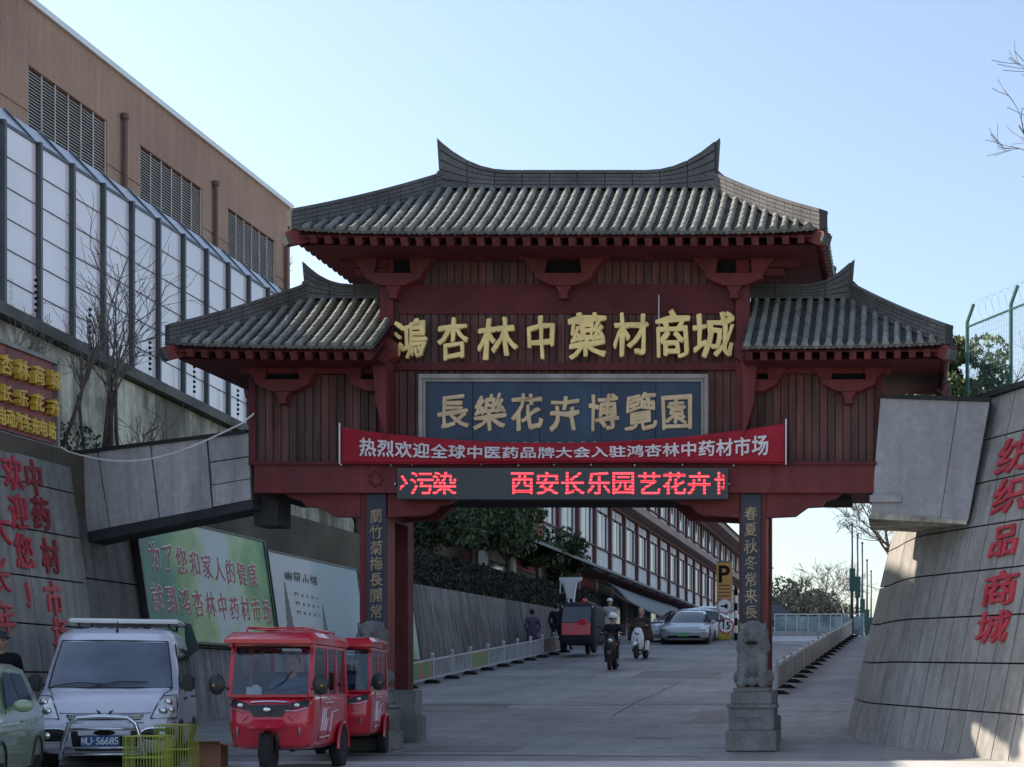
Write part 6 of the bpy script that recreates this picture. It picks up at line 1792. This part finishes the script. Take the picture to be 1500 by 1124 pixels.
# white bracketed gantry lamp above the dark tricycle
gl = thing('white_gantry', 'white post with two broad bracket arms rising behind the dark tricycle', 'post', (PX(836, 58), 58, gz(58)))
zt = PZ(846, 58)-gz(58)
b = MB(); b.prism([(-.42, zt), (.42, zt), (.40, zt-.10), (.22, zt-.22), (.14, zt-.8), (-.14, zt-.8), (-.22, zt-.25), (-.42, zt-.12)], -.08, .08); b.build('bracket_head', M['white'], gl)
for x in (-.10, .10):
    b = MB(); b.tube([(x, 0, 0), (x, 0, zt-.7)], .05, 8); b.build('leg', M['white'], gl)
b = MB(); b.tube([(-.38, -.02, zt-.1), (-.40, -.02, zt-.62), (-.2, -.02, zt-.55), (-.3, -.02, zt-.15)], .03, 6); b.build('brace', M['white'], gl)
# kiosk and glass railing beyond the crest
M['slate'] = mat('dark_kiosk_roof', (.06, .065, .075), .7, var=.15)
ki = thing('kiosk', 'small dark roofed guard kiosk beyond the right rail', 'kiosk', (PX(1138, 76), 77, 3.0))
x0, x1 = -1.6, .85
b = MB(); b.box(x0, x1, 0, 2.2, 0, 2.1); b.build('walls', mat('kiosk_wall', (.10, .11, .13), .6), ki)
b = MB(); b.loft([[(x0-.3, -.3, 2.1), (x1+.35, -.3, 2.1), (x1+.35, 2.5, 2.1), (x0-.3, 2.5, 2.1)], [(x0+.8, 1.0, 2.95), (x1-.9, 1.0, 2.95), (x1-.9, 1.2, 2.95), (x0+.8, 1.2, 2.95)]]); b.build('roof', M['slate'], ki)
for a in (-.9, .0):
    b = MB(); b.box(a-.05, a+.75, -.03, -.01, .75, 1.75); w = b.build('window_frame', M['white'], ki)
    b = MB(); b.box(a+.01, a+.69, -.036, -.031, .81, 1.69); b.build('pane', mat('kiosk_pane', (.12, .17, .15), .15), w)
gr = thing('glass_railing', 'white framed glass railing beyond the crest of the ramp', 'railing', (PX(1200, 69), 69, 4.0))
for i in range(9):
    x = -2.0+.5*i
    b = MB(); b.box(x-.02, x+.02, -.02, .02, 0, 1.0); b.build('post', M['white'], gr)
    if i < 8:
        b = MB(); b.box(x+.03, x+.47, -.006, .006, .12, .93); b.build('glass_pane', mat('blue_rail_glass', (.30, .38, .40), .2, var=.5, scale=1.5) if i == 0 else bpy.data.materials['blue_rail_glass'], gr)
b = MB(); b.box(-2.02, 2.02, -.03, .03, 1.0, 1.05); b.build('handrail', M['white'], gr)
pk = thing('low_parapet', 'pale concrete kerb wall along the crest of the ramp right of the gate column', 'kerb wall', (PX(1165, 66.5), 66.6, gz(66)-.05))
for i in range(4):
    b = MB(); b.cbox((-1.5+1.0*i, 0, .14), (.99, .35, .30), .02); b.build('kerb_block', M['slab'], pk)
# lamp poles with green boards
pole_l = {0: 'tallest grey lamp pole with a green board beside the far end of the right rail', 1: 'grey lamp pole with a green board, second in the receding row', 2: 'grey lamp pole with a low dark green board, third in the receding row',
          3: 'grey lamp pole, fourth in the receding row near the right wall', 4: 'shortest looking lamp pole close to the right wall'}
for i, (px, pt_, Y) in enumerate(((1248, 770, 67), (1256, 785, 73), (1263, 797, 80), (1270, 822, 90), (1276, 838, 102))):
    zt = PZ(pt_, Y)-4.05
    t = thing('lamp_pole', pole_l[i], 'pole', (PX(px, Y), Y, 4.05), 0, 'row of poles beyond the right rail')
    b = MB(); b.tube([(0, 0, 0), (0, 0, zt)], [.075, .045], 8); b.build('pole', M['steel_g'], t, smooth=True)
    b = MB(); b.cbox((.02, -.08, zt*(.50 if i < 2 else .30)), (.26, .05, 1.0 if i < 2 else 1.5), .01); b.build('green_board', M['green_steel'], t)
    b = MB(); b.lathe([(.05, 0), (.08, .04), (.03, .12)], (0, 0, zt), n=8); b.build('cap', M['steel_g'], t)
# white cable sagging in front of the left girder
b = MB(); b.tube([P(80, 655, 23.6)+Vector((.1, 0, 0))] + [P(80+(372-80)*k/16, 655-43*k/16+ 46*math.sin(math.pi*k/16)*(1-.35*k/16), 23.6-.7*k/16) for k in range(1, 16)] + [P(372, 606, YF-.05)], .012, 6)
tag(b.build('cable', M['white']), 'thin white cable sagging in front of the left girder', 'cable')

# ------------------------------------------------------------------ plants
def leaf_cloud(b, c, r, n, size, sq=(1, 1, .8), rn=rnd, shell=.5):
    for _ in range(n):
        while True:
            p = Vector((rn.uniform(-1, 1), rn.uniform(-1, 1), rn.uniform(-1, 1)))
            if shell*.4 < p.length < 1: break
        p = p.normalized()*(p.length**.5)
        q = Vector(c)+Vector((p.x*r*sq[0], p.y*r*sq[1], p.z*r*sq[2]))
        s = size*rn.uniform(.45, 1.4)
        a = Vector((rn.gauss(0, 1), rn.gauss(0, 1), rn.gauss(0, .6))).normalized(); d = a.orthogonal().normalized(); d = Matrix.Rotation(rn.uniform(0, 6.3), 3, a) @ d; e = a.cross(d)
        b.add([q-d*s, q-e*s*.45, q+d*s, q+e*s*.45], [(0, 1, 2, 3)])
def fast(b, name, m, parent, kind=None):
    me = bpy.data.meshes.new(name); me.from_pydata([tuple(v) for v in b.v], [], b.f); me.materials.append(m); return link(name, me, parent, kind=kind)
def evergreen(label, x, y, z, h, r, seed, mats='leaf', group=None, n=2600, size=.085, name='evergreen_tree'):
    rn = random.Random(seed); t = thing(name, label, 'tree' if 'tree' in name else 'bush', (x, y, z), 0, group)
    b = MB(); b.tube([(0, 0, -.1), (.05, .03, h*.3), (rn.uniform(-.1, .1), 0, h*.6)], [.10, .08, .05], 8)
    for k in range(7):
        a = rn.uniform(0, 6.28); b.tube([(.03, 0, h*rn.uniform(.25, .5)), (r*.4*math.cos(a), r*.4*math.sin(a), h*.62), (r*.75*math.cos(a), r*.75*math.sin(a), h*rn.uniform(.7, .85))], [.045, .03, .012], 5)
    b.build('trunk', M['bark'], t, smooth=True)
    b = MB()
    nc = 17
    for k in range(nc):
        a = rn.uniform(0, 6.28); rr = r*rn.uniform(.15, .85); zz = h*rn.uniform(.50, .86)
        rad = r*rn.uniform(.20, .42)
        leaf_cloud(b, (rr*math.cos(a), rr*math.sin(a), zz), rad, n//nc, size, rn=rn)
    fast(b, 'crown', M[mats], t)
    return t
for i, (px, Y, top, r, lab) in enumerate(((632, 45, 750, 1.8, 'dark evergreen tree above the hedge nearest to the left gate column'), (690, 49, 735, 2.0, 'dark evergreen tree above the hedge under the left half of the lit screen'),
                                          (742, 54, 744, 1.9, 'broad dark evergreen tree in the middle of the row above the hedge'), (786, 59, 772, 1.9, 'dark evergreen tree near the end of the hedge row, in front of the red pier'),
                                          (812, 64, 806, 1.4, 'low dark evergreen tree at the far end of the hedge row by the canopy'))):
    z = 5.2; h = PZ(top, Y)-z+.25
    evergreen(lab, PX(px, Y), Y, z, h, r, 11+i, group='evergreen trees above the hedge', n=3800, size=.10)
evergreen('dark leafy tree branches seen between the left pillar and the stained wall', PX(520, 40), 40, 5.3, 2.3, .8, 31, n=700, size=.08)
hd = thing('hedge', 'long dark clipped hedge on top of the ramp wall', 'hedge', (-13.3, 53, 4.5))
ho = tuple(hd.location)
b = MB(ho); rn = random.Random(5)
core = MB(ho)
core.loft([[(-13.05+.04*math.sin(y*2.1), y, RT(y)-.05), (-13.02+.05*math.sin(y*3.3), y, RT(y)+.80+.08*math.sin(y*1.7)), (-13.8, y, RT(y)+.85+.08*math.sin(y*1.3)), (-13.9, y, RT(y)-.05)] for y in [40.0+i*.5 for i in range(53)]]); core.build('inner_mass', mat('hedge_inside', (.012, .013, .01), .95, var=.3), hd)
for _ in range(15000):
    y = rn.uniform(39.9, 66.2); u = rn.random(); w = rn.gauss(0, .035)
    if u < .68: q = Vector((-13.0+w, y, RT(y)+rn.uniform(-.12, .92)))
    else: q = Vector((-13.0-rn.random()*.8, y, RT(y)+.88+.08*math.sin(y*1.7)+w+rn.random()*.06))
    s = .05*rn.uniform(.6, 1.4); a = Vector((rn.gauss(0, 1), rn.gauss(0, 1), rn.gauss(0, 1))).normalized(); d = a.orthogonal().normalized(); e = a.cross(d)
    b.add([q-d*s, q-e*s*.5, q+d*s, q+e*s*.5], [(0, 1, 2, 3)])
fast(b, 'foliage', M['hedge'], hd)
evergreen('round green bush behind the mesh fence on the right', PX(1400, 31), 31, 6.0, PZ(508, 31)-6.0+.3, 1.15, 77, 'leaf2', n=5200, size=.075, name='leafy_bush')
evergreen('small green bush low beside the lower right roof corner', PX(1365, 30), 30.5, 6.0, 1.35, .7, 78, 'leaf2', n=1600, size=.07, name='leafy_bush')

def bare(b, p, d, L, r, depth, rn, spread=.55, up=.25, nseg=3, minr=.004):
    pts = [p]; q = p.copy(); dd = d.copy()
    for k in range(nseg):
        dd = (dd + Vector((rn.gauss(0, .12), rn.gauss(0, .12), rn.gauss(0, .08)+up*.12))).normalized(); q = q+dd*L/nseg; pts.append(q.copy())
    b.tube(pts, [max(minr, r*(1-.4*k/nseg)) for k in range(nseg+1)], 5 if r > .02 else 3, caps=False)
    if depth == 0: return
    for k in range(rn.choice((2, 3, 3))):
        a = rn.uniform(0, 6.28); o_ = dd.orthogonal().normalized(); o_ = Matrix.Rotation(a, 3, dd) @ o_
        nd = (dd + o_*rn.uniform(.5, 1.2)*spread*1.6 + Vector((0, 0, up))).normalized()
        at = pts[rn.choice(range(1, nseg+1))]
        bare(b, at, nd, L*rn.uniform(.6, .85), max(minr, r*.58), depth-1, rn, spread, up, nseg, minr)
def bare_tree(label, loc, h, seed, stems=1, r=.12, depth=5, spread=.55, lean=None, name='bare_tree', group=None, minr=.004, first=.32):
    rn = random.Random(seed); t = thing(name, label, 'shrub' if 'shrub' in name else 'tree', loc, 0, group)
    tr = MB(); br = MB()
    for s in range(stems):
        d = Vector((rn.gauss(0, .16), rn.gauss(0, .14), 1)) if stems > 1 else Vector((0, 0, 1))
        if lean: d += Vector(lean)
        d.normalize(); p0 = Vector((rn.uniform(-.25, .25), rn.uniform(-.2, .2), -.1)) if stems > 1 else Vector((0, 0, -.1))
        L = h*first*rn.uniform(.85, 1.15); p1 = p0+d*L
        tr.tube([p0, p0.lerp(p1, .5)+Vector((rn.gauss(0, .03), rn.gauss(0, .03), 0)), p1], [r, r*.85, r*.7], 7)
        for k in range(4 if stems == 1 else 2):
            a = rn.uniform(0, 6.28); nd = (d + Vector((math.cos(a), math.sin(a), 0))*spread*rn.uniform(.4, 1.1)).normalized()
            bare(br, p1 - d*L*rn.uniform(0, .3), nd, h*.24*rn.uniform(.8, 1.2), r*.6, depth-1, rn, spread, .22, 3, minr)
    tr.build('trunk', M['bark'], t, smooth=True); fast(br, 'crown', M['twig'], t)
    return t
bare_tree('multi-stemmed bare shrub growing out of the left terrace in front of the stained wall', (PX(150, 26.4), 26.4, LTOP), 4.6, 3, stems=6, r=.034, depth=4, spread=.5, name='bare_shrub', minr=.004, first=.36)
b_ = bare_tree('leaning bare stem beside the red sign board', (PX(88, 24.6), 24.5, LTOP), 2.9, 8, stems=1, r=.035, depth=3, spread=.4, lean=(.35, 0, 0), name='bare_shrub', minr=.005, first=.5)
bare_tree('bare thicket low on the stained wall right of the shrub', (PX(215, 28), 28, LTOP), 2.0, 21, stems=5, r=.022, depth=3, spread=.7, name='bare_shrub', minr=.005)
bare_tree('thin bare shrub in front of the leftmost barrier sheets', (PX(20, 24), 24.2, LTOP), 3.4, 35, stems=3, r=.02, depth=3, spread=.4, name='bare_shrub', minr=.005)
b = MB(); rn = random.Random(9)
t = thing('dry_leaf_clump', 'clump of dry dark leaves at the foot of the stained wall beside the red sign', 'plant', (PX(108, 25.3), 25.3, LTOP))
leaf_cloud(b, (0, 0, .35), .42, 260, .045, rn=rn); fast(b, 'foliage', M['leaf'], t)
b = MB(); b.tube([(0, 0, 0), (.1, 0, .5)], .02, 5); b.tube([(0, 0, 0), (-.15, 0, .5)], .015, 5); b.build('stem', M['twig'], t)
# right-hand bare tree whose branches enter at the right edge
bare_tree('bare tree whose twigs reach in from the right edge of the picture', (PX(1690, 27), 27, 6.0), 7.0, 52, r=.10, depth=6, spread=.6, minr=.006, first=.40)
bare_tree('bare wispy tree behind the mesh fence', (PX(1460, 34), 34, 6.1), 4.2, 60, r=.04, depth=5, spread=.5, minr=.005)
# trees beyond the crest
for i, (px, Y, top, seed, lab) in enumerate(((1148, 96, 848, 4, 'pale leafless tree beyond the kiosk roof'), (1180, 100, 855, 5, 'pale bushy leafless tree above the glass railing'), (1205, 120, 795, 6, 'tall thin bare tree in the haze beyond the crest'),
                                             (1225, 98, 862, 7, 'low bushy bare tree left of the lamp poles'), (1166, 92, 868, 14, 'low pale tree right beside the kiosk'))):
    h = PZ(top, Y)-4.0
    t = bare_tree(lab, (PX(px, Y), Y, 4.0), h, seed, r=.09, depth=6, spread=.6, minr=.014, group='bare trees beyond the crest')
    if i != 2:
        b = MB(); rn = random.Random(seed)
        for k in range(6): leaf_cloud(b, (rn.uniform(-1.8, 1.8), rn.uniform(-.8, .8), h*rn.uniform(.2, .85)), 1.1, 420, .13, rn=rn)
        fast(b, 'dry_leaves', M['dryleaf'], t)
bare_tree('bare tree leaning in above the right wall beneath the girder', (PX(1322, 60), 60, 5.8), 5.6, 90, r=.09, depth=6, spread=.7, minr=.009, lean=(-.45, 0, 0))
# far belt of vegetation closing the view beyond the crest
b = MB(); rn = random.Random(3)
for _ in range(9000):
    x = rn.uniform(-16, 14); q = Vector((x, 135+rn.uniform(0, 8), 3.5+rn.random()**1.5*(3.2+1.2*math.sin(x*.7)+.8*math.sin(x*1.9)))); s = .20*rn.uniform(.6, 1.4)
    a = Vector((rn.gauss(0, 1), rn.gauss(0, 1), rn.gauss(0, 1))).normalized(); d = a.orthogonal().normalized(); e = a.cross(d); b.add([q-d*s, q-e*s*.5, q+d*s, q+e*s*.5], [(0, 1, 2, 3)])
o = fast(b, 'far_vegetation', M['dryleaf'], None, 'stuff'); tag(o, 'belt of dry pale vegetation far beyond the crest of the road', 'vegetation')

bare_tree('bare poplar tips seen in the gap between the brown building and the upper roof', (PX(470, 62), 62, 5.2), PZ(372, 62)-5.2, 44, r=.08, depth=6, spread=.35, minr=.012)
